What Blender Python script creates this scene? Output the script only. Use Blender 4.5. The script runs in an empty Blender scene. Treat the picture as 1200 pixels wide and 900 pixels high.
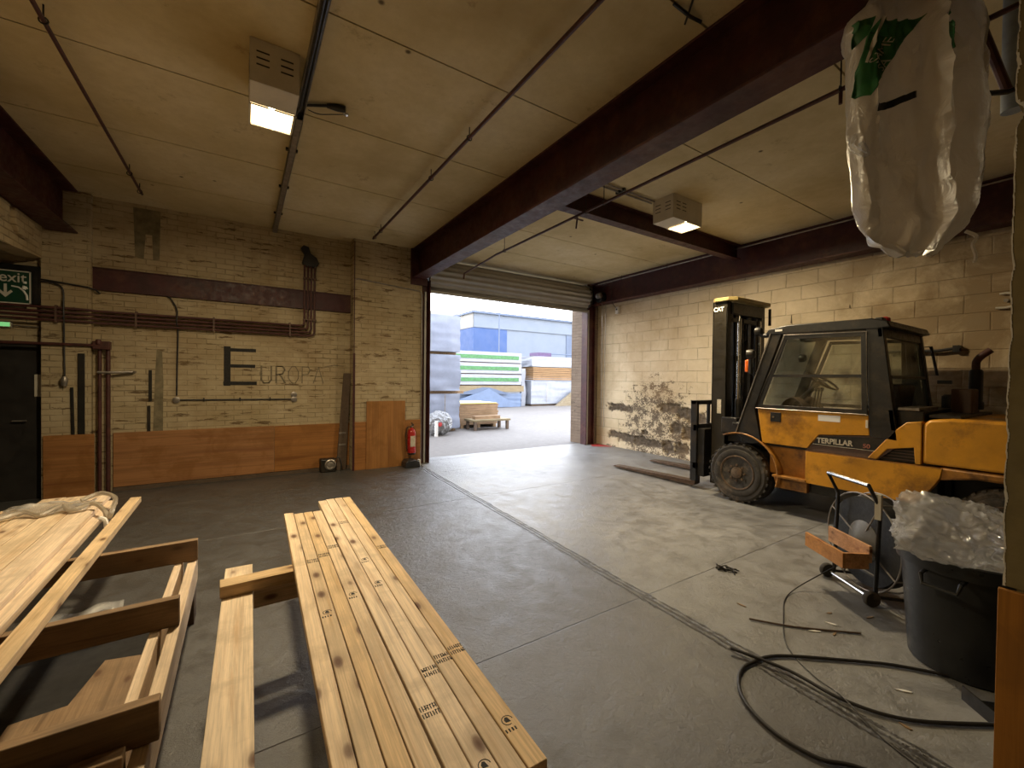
import bpy, bmesh, math, random
from mathutils import Vector, Matrix, noise
R = math.radians
C = bpy.context.scene.collection
random.seed(7)

# ---------------------------------------------------------------- mesh helpers
class MB:
    def __init__(s): s.v = []; s.f = []
    def add(s, vs, fs):
        n = len(s.v); s.v += [Vector(v) for v in vs]; s.f += [tuple(i + n for i in f) for f in fs]; return s
    def box(s, a, b, rot=None, piv=None):
        x0, y0, z0 = a; x1, y1, z1 = b
        vs = [Vector(p) for p in ((x0,y0,z0),(x1,y0,z0),(x1,y1,z0),(x0,y1,z0),(x0,y0,z1),(x1,y0,z1),(x1,y1,z1),(x0,y1,z1))]
        if rot is not None:
            piv = Vector(piv) if piv else (Vector(a) + Vector(b)) / 2
            vs = [rot @ (v - piv) + piv for v in vs]
        return s.add(vs, [(0,3,2,1),(4,5,6,7),(0,1,5,4),(1,2,6,5),(2,3,7,6),(3,0,4,7)])
    def prism(s, poly, ax, a, b):
        """poly of 2D points extruded along axis ax (0: poly=(y,z), 1: (x,z), 2: (x,y))"""
        def m(p, t):
            return (t, p[0], p[1]) if ax == 0 else ((p[0], t, p[1]) if ax == 1 else (p[0], p[1], t))
        area = sum(poly[i][0]*poly[(i+1) % len(poly)][1] - poly[(i+1) % len(poly)][0]*poly[i][1] for i in range(len(poly)))
        if area < 0: poly = poly[::-1]
        n = len(poly)
        vs = [m(p, a) for p in poly] + [m(p, b) for p in poly]
        flip = (ax == 1)
        fs = [tuple(range(n))[::-1], tuple(range(n, 2*n))] + [(i, (i+1) % n, n + (i+1) % n, n + i) for i in range(n)]
        if flip: fs = [f[::-1] for f in fs]
        if b < a: fs = [f[::-1] for f in fs]
        return s.add(vs, fs)
    def tube(s, pts, r, n=8, closed=False):
        pts = [Vector(p) for p in pts]; N = len(pts); rr = r if isinstance(r, (list, tuple)) else [r]*N
        vs = []; up = None
        for i, p in enumerate(pts):
            if closed: t = (pts[(i+1) % N] - pts[i-1])
            else: t = (pts[min(i+1, N-1)] - pts[max(i-1, 0)])
            t = t.normalized() if t.length > 1e-9 else Vector((0,0,1))
            if up is None:
                up = Vector((0,0,1)) if abs(t.z) < .9 else Vector((1,0,0))
            u = t.cross(up)
            if u.length < 1e-4: u = t.cross(Vector((0.3,1,0.2)))
            u.normalize(); w = u.cross(t).normalized(); up = w
            for k in range(n):
                a = 2*math.pi*k/n; vs.append(p + (u*math.cos(a) + w*math.sin(a))*rr[i])
        fs = []
        for i in range(N if closed else N-1):
            j = (i+1) % N
            for k in range(n):
                l = (k+1) % n; fs.append((i*n+k, i*n+l, j*n+l, j*n+k))
        if not closed: fs += [tuple(range(n))[::-1], tuple(range((N-1)*n, N*n))]
        return s.add(vs, fs)
    def cyl(s, a, b, r, n=16): return s.tube([a, b], r, n)
    def lathe(s, prof, org, ax, n=32):
        """prof: (radius, height along ax) list"""
        org = Vector(org); ax = Vector(ax).normalized()
        u = ax.cross(Vector((0,0,1)) if abs(ax.z) < .9 else Vector((1,0,0))).normalized(); w = ax.cross(u).normalized()
        vs = []
        for r, h in prof:
            for k in range(n):
                a = 2*math.pi*k/n; vs.append(org + ax*h + (u*math.cos(a) + w*math.sin(a))*r)
        fs = []
        for i in range(len(prof)-1):
            for k in range(n):
                l = (k+1) % n; fs.append((i*n+k, i*n+l, (i+1)*n+l, (i+1)*n+k))
        fs += [tuple(range(n))[::-1], tuple(range((len(prof)-1)*n, len(prof)*n))]
        return s.add(vs, fs)
    def grid(s, fn, nu, nv, closed_u=False):
        vs = [fn(i/(nu if closed_u else nu-1), j/(nv-1)) for j in range(nv) for i in range(nu)]
        fs = []
        for j in range(nv-1):
            for i in range(nu if closed_u else nu-1):
                k = (i+1) % nu; fs.append((j*nu+i, j*nu+k, (j+1)*nu+k, (j+1)*nu+i))
        return s.add(vs, fs)
    def build(s, name, mat, parent=None, loc=(0,0,0), rot=(0,0,0), bevel=0, local=False, smooth=35, subd=0, solid=0):
        """verts are world coordinates (shifted by parent chain and loc) unless local"""
        off = Vector((0,0,0))
        if not local:
            p = parent
            while p is not None: off += Vector(p.location); p = p.parent
            off += Vector(loc)
        me = bpy.data.meshes.new(name)
        me.from_pydata([tuple(v - off) for v in s.v], [], s.f); me.validate(); me.update()
        bm = bmesh.new(); bm.from_mesh(me); bmesh.ops.recalc_face_normals(bm, faces=bm.faces); bm.to_mesh(me); bm.free()
        me.materials.append(mat)
        for q in me.polygons: q.use_smooth = True
        me.set_sharp_from_angle(angle=R(smooth))
        o = bpy.data.objects.new(name, me); C.objects.link(o)
        o.location = loc; o.rotation_euler = rot
        if parent: o.parent = parent
        if solid:
            m = o.modifiers.new('solid', 'SOLIDIFY'); m.thickness = solid; m.offset = 0
        if subd:
            m = o.modifiers.new('sub', 'SUBSURF'); m.levels = subd; m.render_levels = subd
        if bevel:
            m = o.modifiers.new('bevel', 'BEVEL'); m.width = bevel; m.segments = 2; m.limit_method = 'ANGLE'; m.angle_limit = R(40)
            m.harden_normals = False
        return o

def tag(o, label=None, cat=None, group=None, kind=None):
    if label: o['label'] = label
    if cat: o['category'] = cat
    if group: o['group'] = group
    if kind: o['kind'] = kind
    return o
def thing(name, label, cat, loc=(0,0,0), rotz=0, group=None):
    o = bpy.data.objects.new(name, None); C.objects.link(o); o.empty_display_size = .1
    o.location = loc; o.rotation_euler = (0,0,rotz); return tag(o, label, cat, group)
def smoothpath(pts, k=6):
    P = [Vector(p) for p in pts]; out = []
    for i in range(len(P)-1):
        p0 = P[max(i-1,0)]; p1 = P[i]; p2 = P[i+1]; p3 = P[min(i+2, len(P)-1)]
        for j in range(k):
            t = j/k
            out.append(.5*((2*p1) + (p2-p0)*t + (2*p0-5*p1+4*p2-p3)*t*t + (3*p1-p0-3*p2+p3)*t**3))
    out.append(P[-1]); return out
def text_mesh(txt, size, ext=.001, align='LEFT', bold=0):
    cu = bpy.data.curves.new('t', 'FONT'); cu.body = txt; cu.size = size; cu.extrude = ext; cu.align_x = align; cu.offset = bold
    o = bpy.data.objects.new('t', cu); C.objects.link(o)
    bpy.context.view_layer.update()
    me = bpy.data.meshes.new_from_object(o.evaluated_get(bpy.context.evaluated_depsgraph_get()))
    mb = MB(); mb.v = [v.co.copy() for v in me.vertices]; mb.f = [tuple(p.vertices) for p in me.polygons]
    bpy.data.objects.remove(o); bpy.data.curves.remove(cu); bpy.data.meshes.remove(me); return mb
def text_on(txt, size, name, mat, parent, org, xd, yd, ext=.001, align='LEFT', bold=0, sx=1.0):
    mb = text_mesh(txt, size, ext, align, bold); xd = Vector(xd).normalized(); yd = Vector(yd).normalized(); n = xd.cross(yd); org = Vector(org)
    mb.v = [org + xd*v.x*sx + yd*v.y + n*v.z for v in mb.v]
    return mb.build(name, mat, parent)

def each(name, mat, parent, boxes, bevel=0, local=False):
    for a, b in boxes: MB().box(a, b).build(name, mat, parent, bevel=bevel, local=local)

# ---------------------------------------------------------------- materials
class NT:
    def __init__(s, name):
        s.m = bpy.data.materials.new(name); s.m.use_nodes = True; s.t = s.m.node_tree; s.t.nodes.clear()
        s.out = s.n('ShaderNodeOutputMaterial')
    def n(s, typ, **kw):
        nd = s.t.nodes.new(typ)
        for k, v in kw.items():
            if k.startswith('i_'):
                key = k[2:].replace('_', ' ')
                nd.inputs[key].default_value = v
            else: setattr(nd, k, v)
        return nd
    def l(s, a, b): s.t.links.new(a, b)
    def coord(s, scale=(1,1,1), rnd=False, perm=None, kind='Object'):
        tc = s.n('ShaderNodeTexCoord'); v = tc.outputs[kind]
        if rnd:
            oi = s.n('ShaderNodeObjectInfo'); mu = s.n('ShaderNodeMath', operation='MULTIPLY'); mu.inputs[1].default_value = 37.0
            s.l(oi.outputs['Random'], mu.inputs[0]); ad = s.n('ShaderNodeVectorMath', operation='ADD')
            s.l(v, ad.inputs[0]); s.l(mu.outputs[0], ad.inputs[1]); v = ad.outputs[0]
        if perm:
            sp = s.n('ShaderNodeSeparateXYZ'); cb = s.n('ShaderNodeCombineXYZ'); s.l(v, sp.inputs[0])
            for i, p in enumerate(perm): s.l(sp.outputs[p], cb.inputs[i])
            v = cb.outputs[0]
        if scale != (1,1,1):
            mp = s.n('ShaderNodeMapping'); mp.inputs['Scale'].default_value = scale; s.l(v, mp.inputs['Vector']); v = mp.outputs[0]
        return v
    def noise(s, v, scale, detail=6, rough=.6, dist=0):
        nd = s.n('ShaderNodeTexNoise'); nd.inputs['Scale'].default_value = scale; nd.inputs['Detail'].default_value = detail
        nd.inputs['Roughness'].default_value = rough; nd.inputs['Distortion'].default_value = dist; s.l(v, nd.inputs['Vector']); return nd.outputs['Fac']
    def ramp(s, f, stops, interp='LINEAR'):
        nd = s.n('ShaderNodeValToRGB'); cr = nd.color_ramp; cr.interpolation = interp
        while len(cr.elements) < len(stops): cr.elements.new(.5)
        for e, (p, c) in zip(cr.elements, stops): e.position = p; e.color = (*c, 1) if not isinstance(c, (int, float)) else (c, c, c, 1)
        s.l(f, nd.inputs[0]); return nd.outputs[0]
    def mix(s, f, a, b, mode='MIX'):
        nd = s.n('ShaderNodeMix', data_type='RGBA', blend_type=mode)
        for sock, val in ((nd.inputs[0], f), (nd.inputs[6], a), (nd.inputs[7], b)):
            if isinstance(val, (int, float)): sock.default_value = val
            elif isinstance(val, tuple): sock.default_value = (*val, 1)
            else: s.l(val, sock)
        return nd.outputs[2]
    def math(s, op, a, b=None, c=None, clamp=False):
        nd = s.n('ShaderNodeMath', operation=op); nd.use_clamp = clamp
        for i, v in enumerate((a, b, c)):
            if v is None: continue
            if isinstance(v, (int, float)): nd.inputs[i].default_value = v
            else: s.l(v, nd.inputs[i])
        return nd.outputs[0]
    def bsdf(s, col, rough=.6, metal=0, spec=.5, bump=None, bstr=.3, bdist=.01, **kw):
        b = s.n('ShaderNodeBsdfPrincipled')
        for key, val in (('Base Color', col), ('Roughness', rough), ('Metallic', metal)):
            if isinstance(val, tuple): b.inputs[key].default_value = (*val, 1)
            elif isinstance(val, (int, float)): b.inputs[key].default_value = val
            else: s.l(val, b.inputs[key])
        b.inputs['Specular IOR Level'].default_value = spec
        for k, v in kw.items(): b.inputs[k.replace('_', ' ')].default_value = v
        if bump is not None:
            bp = s.n('ShaderNodeBump'); bp.inputs['Strength'].default_value = bstr; bp.inputs['Distance'].default_value = bdist
            s.l(bump, bp.inputs['Height']); s.l(bp.outputs[0], b.inputs['Normal'])
        s.l(b.outputs[0], s.out.inputs[0]); return b

def mat_plain(name, col, rough=.5, metal=0, var=.25, scale=8, bstr=.15, spec=.5, dirt=None, dirt_amt=.5):
    t = NT(name); v = t.coord(rnd=True); f = t.noise(v, scale, 6, .65)
    dark = tuple(c*(1-var) for c in col); lite = tuple(min(1, c*(1+var)) for c in col)
    c = t.ramp(f, [(.3, dark), (.7, lite)])
    rg = t.ramp(t.noise(v, scale*3, 4), [(.3, max(.05, rough-.12)), (.7, min(1, rough+.12))])
    if dirt:
        g = t.ramp(t.noise(v, scale*.45, 8, .7), [(.5, 0.0), (.62, dirt_amt)]); c = t.mix(g, c, dirt)
    t.bsdf(c, rg, metal, spec, bump=t.noise(v, scale*12, 3), bstr=bstr, bdist=.002); return t.m

def mat_wood(name, base, dark, knot=(.10,.035,.012), grey=0, rough=.6, knots=True, gs=1.0, along=1, spec=.35):
    """grain runs along the local Y axis (along=1), X (0) or Z (2)"""
    t = NT(name); v = t.coord(rnd=True)
    sc = [22*gs, 22*gs, 22*gs]; sc[along] = 1.1*gs
    mp = t.n('ShaderNodeMapping'); mp.inputs['Scale'].default_value = sc; t.l(v, mp.inputs['Vector'])
    g1 = t.noise(mp.outputs[0], 1.0, 8, .6, .6)
    sc2 = [120*gs]*3; sc2[along] = 3*gs
    mp2 = t.n('ShaderNodeMapping'); mp2.inputs['Scale'].default_value = sc2; t.l(v, mp2.inputs['Vector'])
    g2 = t.noise(mp2.outputs[0], 1.0, 4, .7)
    c = t.ramp(g1, [(.32, dark), (.46, base), (.6, tuple(min(1, x*1.12) for x in base)), (.75, tuple(x*.86 for x in base))])
    c = t.mix(t.ramp(g2, [(.35, .55), (.6, 0.0)]), c, tuple(x*.5 for x in base))
    oi = t.n('ShaderNodeObjectInfo')
    hs = t.n('ShaderNodeHueSaturation'); t.l(c, hs.inputs['Color'])
    t.l(t.math('MULTIPLY_ADD', oi.outputs['Random'], .22, .90), hs.inputs['Value'])
    t.l(t.math('MULTIPLY_ADD', oi.outputs['Random'], -.25, 1.1), hs.inputs['Saturation'])
    c = hs.outputs[0]
    blot = t.ramp(t.noise(v, 3.4, 7, .65, .5), [(.50, 0.0), (.62, .5)]); c = t.mix(blot, c, tuple(x*.62 for x in base))
    if knots:
        ks = [9.0]*3; ks[along] = 4.2
        mp3 = t.n('ShaderNodeMapping'); mp3.inputs['Scale'].default_value = ks; t.l(v, mp3.inputs['Vector'])
        vo = t.n('ShaderNodeTexVoronoi'); vo.inputs['Scale'].default_value = 1; t.l(mp3.outputs[0], vo.inputs['Vector'])
        k = t.ramp(vo.outputs['Distance'], [(.06, 1.0), (.12, .8), (.17, .30), (.34, 0.0)]); c = t.mix(t.math('MULTIPLY', k, .95), c, knot)
    if grey: c = t.mix(t.ramp(t.noise(v, 5, 6, .7), [(.35, grey), (.65, grey*.3)]), c, (.16,.12,.085))
    t.bsdf(c, rough, 0, spec, bump=g2, bstr=.25, bdist=.002); return t.m

M = {}
M['maroon'] = mat_plain('maroon_steel', (.045,.007,.008), .55, 0, .35, 5, .3, dirt=(.12,.045,.02), dirt_amt=.45)
M['rust_pipe'] = mat_plain('maroon_pipe', (.07,.022,.018), .5, 0, .4, 12)
M['galv'] = mat_plain('galvanised', (.30,.27,.24), .42, .7, .3, 14)
M['chrome'] = mat_plain('chrome', (.75,.75,.75), .18, 1, .08, 5, .02)
M['black'] = mat_plain('black_paint', (.012,.011,.010), .4, 0, .4, 9, .2, dirt=(.05,.035,.02), dirt_amt=.5)
M['blackpl'] = mat_plain('black_plastic', (.018,.019,.021), .38, 0, .3, 6, .1)
M['rubber'] = mat_plain('rubber', (.035,.029,.022), .8, 0, .35, 9, .5, dirt=(.16,.12,.08), dirt_amt=.7)
M['rim'] = mat_plain('dusty_rim', (.095,.058,.032), .7, .2, .5, 14, .4, dirt=(.2,.15,.1), dirt_amt=.6)
M['yellow'] = mat_plain('forklift_yellow', (.60,.27,.018), .38, 0, .22, 3, .12, dirt=(.13,.05,.012), dirt_amt=.75)
M['yellow_dirty'] = mat_plain('dirty_yellow', (.36,.15,.018), .5, 0, .35, 6, .2, dirt=(.06,.025,.008), dirt_amt=.8)
M['cream'] = mat_plain('cream_metal', (.62,.57,.47), .45, 0, .1, 5, .05)
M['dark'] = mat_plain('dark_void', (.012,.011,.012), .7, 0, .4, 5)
M['doorgrey'] = mat_plain('dark_door', (.022,.019,.017), .5, 0, .3, 3)
M['red'] = mat_plain('extinguisher_red', (.42,.02,.02), .3, 0, .15, 6, .05)
M['redmark'] = mat_plain('red_mark', (.45,.05,.05), .6, 0, .3, 8)
M['orange'] = mat_plain('orange_lens', (.8,.16,.02), .25, 0, .1, 5, .02)
M['white'] = mat_plain('off_white', (.62,.58,.5), .6, 0, .12, 5)
M['paperwhite'] = mat_plain('paper_white', (.8,.78,.74), .7, 0, .05, 5)
M['green'] = mat_plain('sign_green', (.012,.055,.03), .4, 0, .1, 5, .02)
M['ink'] = mat_plain('black_ink', (.022,.018,.015), .8, 0, .5, 40)
M['scuffedink'] = mat_plain('graffiti_paint', (.012,.010,.009), .75, 0, .3, 20)
M['pencil'] = mat_plain('faint_scrawl', (.19,.155,.10), .85, 0, .3, 30)
M['lime'] = mat_plain('print_green', (.02,.13,.035), .5, 0, .35, 10)
M['silvertext'] = mat_plain('pale_lettering', (.52,.46,.36), .6, 0, .3, 40)
M['brownbox'] = mat_plain('brown_metal', (.10,.055,.035), .6, 0, .3, 8)
M['slat'] = mat_plain('shutter_slat', (.36,.345,.32), .5, .3, .08, 3, .05)
M['cable'] = mat_plain('dark_cable', (.02,.017,.016), .5, 0, .3, 10)
M['wood'] = mat_wood('new_pine', (.78,.60,.40), (.58,.37,.19))
M['wood_amber'] = mat_wood('amber_pine', (.78,.57,.34), (.56,.35,.16))
M['wood_pale'] = mat_wood('pale_pine', (.80,.63,.46), (.62,.44,.28), knots=False)
M['wood_old'] = mat_wood('weathered_timber', (.36,.22,.105), (.16,.085,.035), grey=.5, rough=.75)
M['wood_dark'] = mat_wood('dark_timber', (.09,.055,.035), (.035,.02,.013), grey=.4, rough=.8, knots=False)
M['ply'] = mat_wood('orange_plywood', (.33,.135,.03), (.22,.075,.014), gs=.35, along=0, knot=(.10,.03,.01), rough=.5, knots=False)
M['ply_v'] = mat_wood('orange_plywood_upright', (.35,.15,.032), (.22,.08,.015), gs=.35, along=2, knot=(.10,.03,.01), rough=.5, knots=False)
M['woodblock'] = mat_wood('orange_block_timber', (.58,.27,.09), (.38,.14,.035), rough=.6)
M['pack_orange'] = mat_wood('timber_pack', (.24,.135,.055), (.16,.08,.028), knots=False, along=0)
M['pack_yellow'] = mat_wood('pale_timber_pack', (.21,.16,.09), (.15,.11,.045), knots=False, along=0)

def mat_film(name, col, alpha=.5, rough=.3, bump=8, bs=.6):
    t = NT(name); v = t.coord(rnd=True)
    h = t.noise(v, bump, 6, .62, 1.2)
    bp = t.n('ShaderNodeBump'); bp.inputs['Strength'].default_value = bs; bp.inputs['Distance'].default_value = .02; t.l(h, bp.inputs['Height'])
    d = t.n('ShaderNodeBsdfDiffuse'); tr = t.n('ShaderNodeBsdfTranslucent'); g = t.n('ShaderNodeBsdfGlossy'); tp = t.n('ShaderNodeBsdfTransparent')
    d.inputs[0].default_value = (*col, 1); tr.inputs[0].default_value = (*col, 1); g.inputs['Roughness'].default_value = rough; g.inputs[0].default_value = (.9,.9,.9,1)
    for q in (d, tr, g): t.l(bp.outputs[0], q.inputs['Normal'])
    m1 = t.n('ShaderNodeMixShader'); m1.inputs[0].default_value = .45; t.l(d.outputs[0], m1.inputs[1]); t.l(tr.outputs[0], m1.inputs[2])
    fr = t.n('ShaderNodeFresnel'); fr.inputs[0].default_value = 1.5; t.l(bp.outputs[0], fr.inputs['Normal'])
    m2 = t.n('ShaderNodeMixShader'); t.l(t.math('ADD', fr.outputs[0], .08, clamp=True), m2.inputs[0]); t.l(m1.outputs[0], m2.inputs[1]); t.l(g.outputs[0], m2.inputs[2])
    m3 = t.n('ShaderNodeMixShader'); m3.inputs[0].default_value = alpha; t.l(tp.outputs[0], m3.inputs[1]); t.l(m2.outputs[0], m3.inputs[2])
    t.l(m3.outputs[0], t.out.inputs[0]); return t.m
M['film'] = mat_film('clear_polythene', (.88,.87,.85), .42, .14, 9, 1.0)
M['sack'] = mat_film('milky_polythene', (.62,.54,.43), .80, .30, 5, 1.0)
M['wrap'] = mat_plain('blue_white_wrap', (.21,.23,.29), .4, 0, .13, 2.5, .5)
M['wrapwhite'] = mat_plain('white_wrap', (.22,.23,.26), .45, 0, .12, 3, .4)
M['tarp'] = mat_plain('blue_tarp', (.10,.14,.225), .5, 0, .15, 2)
M['wrapgreen'] = mat_plain('green_print', (.03,.13,.035), .5, 0, .45, 9)
M['wrapball'] = mat_plain('grey_plastic_bundle', (.22,.22,.225), .35, 0, .15, 5, .2)
M['clad_cream'] = mat_plain('cream_cladding', (.23,.22,.2), .6, 0, .03, .3, 0)
M['clad_pale'] = mat_plain('pale_blue_cladding', (.125,.15,.19), .6, 0, .04, .3, 0)
M['clad_blue'] = mat_plain('blue_cladding', (.025,.06,.17), .6, 0, .06, .3, 0)
M['clad_mid'] = mat_plain('mid_blue_cladding', (.075,.10,.155), .6, 0, .04, .3, 0)

def glass(name, tint=(.85,.88,.86), fac=.12):
    t = NT(name); tp = t.n('ShaderNodeBsdfTransparent'); tp.inputs[0].default_value = (*tint, 1); g = t.n('ShaderNodeBsdfGlossy'); g.inputs['Roughness'].default_value = .04
    v = t.coord(); f = t.ramp(t.noise(v, 5, 8, .7), [(.45, 0.0), (.7, .08)])
    d = t.n('ShaderNodeBsdfDiffuse'); d.inputs[0].default_value = (.5,.42,.3,1)
    m0 = t.n('ShaderNodeMixShader'); t.l(f, m0.inputs[0]); t.l(tp.outputs[0], m0.inputs[1]); t.l(d.outputs[0], m0.inputs[2])
    m = t.n('ShaderNodeMixShader'); m.inputs[0].default_value = fac; t.l(m0.outputs[0], m.inputs[1]); t.l(g.outputs[0], m.inputs[2]); t.l(m.outputs[0], t.out.inputs[0]); return t.m
M['glass'] = glass('dusty_cab_glass')
def emit(name, col, st):
    t = NT(name); e = t.n('ShaderNodeEmission'); e.inputs[0].default_value = (*col, 1); e.inputs[1].default_value = st; t.l(e.outputs[0], t.out.inputs[0]); return t.m
M['lampglass'] = emit('lit_lamp_glass', (1, .70, .34), 5.0)
M['lampbulb'] = emit('lit_lamp_tube', (1, .85, .55), 60)
M['greenlight'] = emit('green_exit_light', (.35, 1, .35), .45)

# ceiling: painted concrete planks
def mat_ceiling():
    t = NT('painted_concrete_ceiling'); v = t.coord()
    f = t.noise(v, .7, 8, .62); f2 = t.noise(v, 14, 5, .7)
    c = t.ramp(f, [(.3, (.46,.36,.18)), (.5, (.62,.51,.29)), (.72, (.74,.64,.43))])
    c = t.mix(t.ramp(f2, [(.35, .2), (.6, 0.0)]), c, (.42,.31,.17))
    st = t.ramp(t.noise(v, 2.6, 9, .78), [(.60, 0.0), (.70, .5)]); c = t.mix(st, c, (.20,.12,.05))
    vo = t.n('ShaderNodeTexVoronoi'); vo.inputs['Scale'].default_value = 1.7; t.l(v, vo.inputs['Vector'])
    c = t.mix(t.ramp(vo.outputs['Distance'], [(.02, .85), (.045, 0.0)]), c, (.05,.025,.012))
    t.bsdf(c, .8, 0, .2, bump=t.noise(v, 40, 4), bstr=.25, bdist=.004); return t.m
M['ceiling'] = mat_ceiling()

def mat_brick(name, perm, bw, rh, paint, paint2, exposed, mortar=.012, bstr=.6, peel=.62, attr=None, moff=0.0):
    t = NT(name); v = t.coord(perm=perm)
    # wobble
    wn = t.n('ShaderNodeTexNoise'); wn.inputs['Scale'].default_value = 3; t.l(v, wn.inputs['Vector'])
    vm = t.n('ShaderNodeVectorMath', operation='MULTIPLY_ADD'); t.l(wn.outputs['Color'], vm.inputs[0]); vm.inputs[1].default_value = (.014,.014,0); t.l(v, vm.inputs[2])
    b = t.n('ShaderNodeTexBrick'); b.inputs['Scale'].default_value = 1; b.inputs['Brick Width'].default_value = bw; b.inputs['Row Height'].default_value = rh
    b.inputs['Mortar Size'].default_value = mortar; b.inputs['Mortar Smooth'].default_value = .6; b.inputs['Color1'].default_value = (0,0,0,1); b.inputs['Color2'].default_value = (1,1,1,1); b.inputs['Mortar'].default_value = (.5,.5,.5,1)
    t.l(vm.outputs[0], b.inputs['Vector'])
    f = t.noise(v, 1.1, 8, .65)
    c = t.ramp(f, [(.3, paint2), (.6, paint)])
    c = t.mix(t.ramp(b.outputs['Color'], [(0, 0.0), (1, .16)]), c, tuple(x*.72 for x in paint2))
    # mortar lines carry grime in places
    mg = t.ramp(t.noise(v, 2.3, 8, .75), [(.42, .05), (.66, .75)])
    c = t.mix(t.math('MULTIPLY', b.outputs['Fac'], mg), c, tuple(x*.42 for x in paint2))
    # peeled paint
    pn = t.noise(v, 6.5, 10, .74)
    if attr:
        at = t.n('ShaderNodeAttribute'); at.attribute_name = attr
        pn2 = t.math('ADD', pn, t.math('MULTIPLY', at.outputs['Fac'], .30)); pv = t.noise(v, 30, 6, .8)
        pn2 = t.math('ADD', pn2, t.math('MULTIPLY', t.math('MULTIPLY', t.math('SUBTRACT', pv, .5), at.outputs['Fac']), .9))
        pm = t.ramp(pn2, [(peel, 0.0), (peel+.03, 1.0)])
        c = t.mix(pm, c, t.ramp(t.noise(v, 18, 5), [(.3, tuple(x*.35 for x in exposed)), (.7, exposed)]))
        a2 = t.n('ShaderNodeAttribute'); a2.attribute_name = 'cavity'
        c = t.mix(a2.outputs['Fac'], c, t.ramp(t.noise(v, 14, 5), [(.3, tuple(x*.3 for x in exposed)), (.7, tuple(x*.8 for x in exposed))]))
    else:
        # flaking runs along brick courses
        mp = t.n('ShaderNodeMapping'); mp.inputs['Scale'].default_value = (1, 6, 1); t.l(v, mp.inputs['Vector'])
        pn = t.noise(mp.outputs[0], 2.2, 10, .72)
        pm = t.ramp(pn, [(peel, 0.0), (peel+.03, .9)])
        c = t.mix(pm, c, exposed)
    if attr:
        spy = t.n('ShaderNodeSeparateXYZ'); t.l(v, spy.inputs[0])
        far_ = t.math('MULTIPLY_ADD', spy.outputs[0], -.45, 1.75, clamp=True)
        gr = t.math('MULTIPLY', far_, t.ramp(t.noise(v, 1.3, 9, .7, .5), [(.36, .0), (.56, .75)])); c = t.mix(gr, c, (.19,.125,.06))
    # rising damp / brown stains
    sm = t.ramp(t.noise(v, .55, 7, .7, .6), [(.48, 0.0), (.66, .42)]); c = t.mix(sm, c, tuple(a*b_ for a, b_ in zip(paint2, (.62,.48,.34))))
    hgt = t.math('SUBTRACT', t.math('MULTIPLY', t.noise(v, 22, 6, .7), .35), b.outputs['Fac'])
    hgt = t.math('SUBTRACT', hgt, t.math('MULTIPLY', pm, .5))
    t.bsdf(c, .75, 0, .25, bump=hgt, bstr=bstr, bdist=.008); return t.m
M['brick'] = mat_brick('painted_brick', (0,2,1), .228, .0765, (.50,.41,.27), (.34,.26,.14), (.12,.075,.035), .009, .55, .575)
M['brick_side'] = mat_brick('painted_brick_side', (1,2,0), .228, .0765, (.52,.42,.26), (.38,.28,.145), (.13,.075,.035), .010, .8, .62)
M['block'] = mat_brick('painted_blockwork', (1,2,0), .45, .225, (.72,.60,.42), (.56,.44,.27), (.20,.15,.10), .010, .75, .765, attr='peel')
M['render_wall'] = mat_plain('olive_plaster', (.17,.13,.055), .85, 0, .2, 5, .6)
M['redbrick'] = mat_brick('grey_brown_brick', (1,2,0), .228, .0765, (.22,.165,.12), (.14,.10,.07), (.08,.06,.04), .010, .8, .6)

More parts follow.
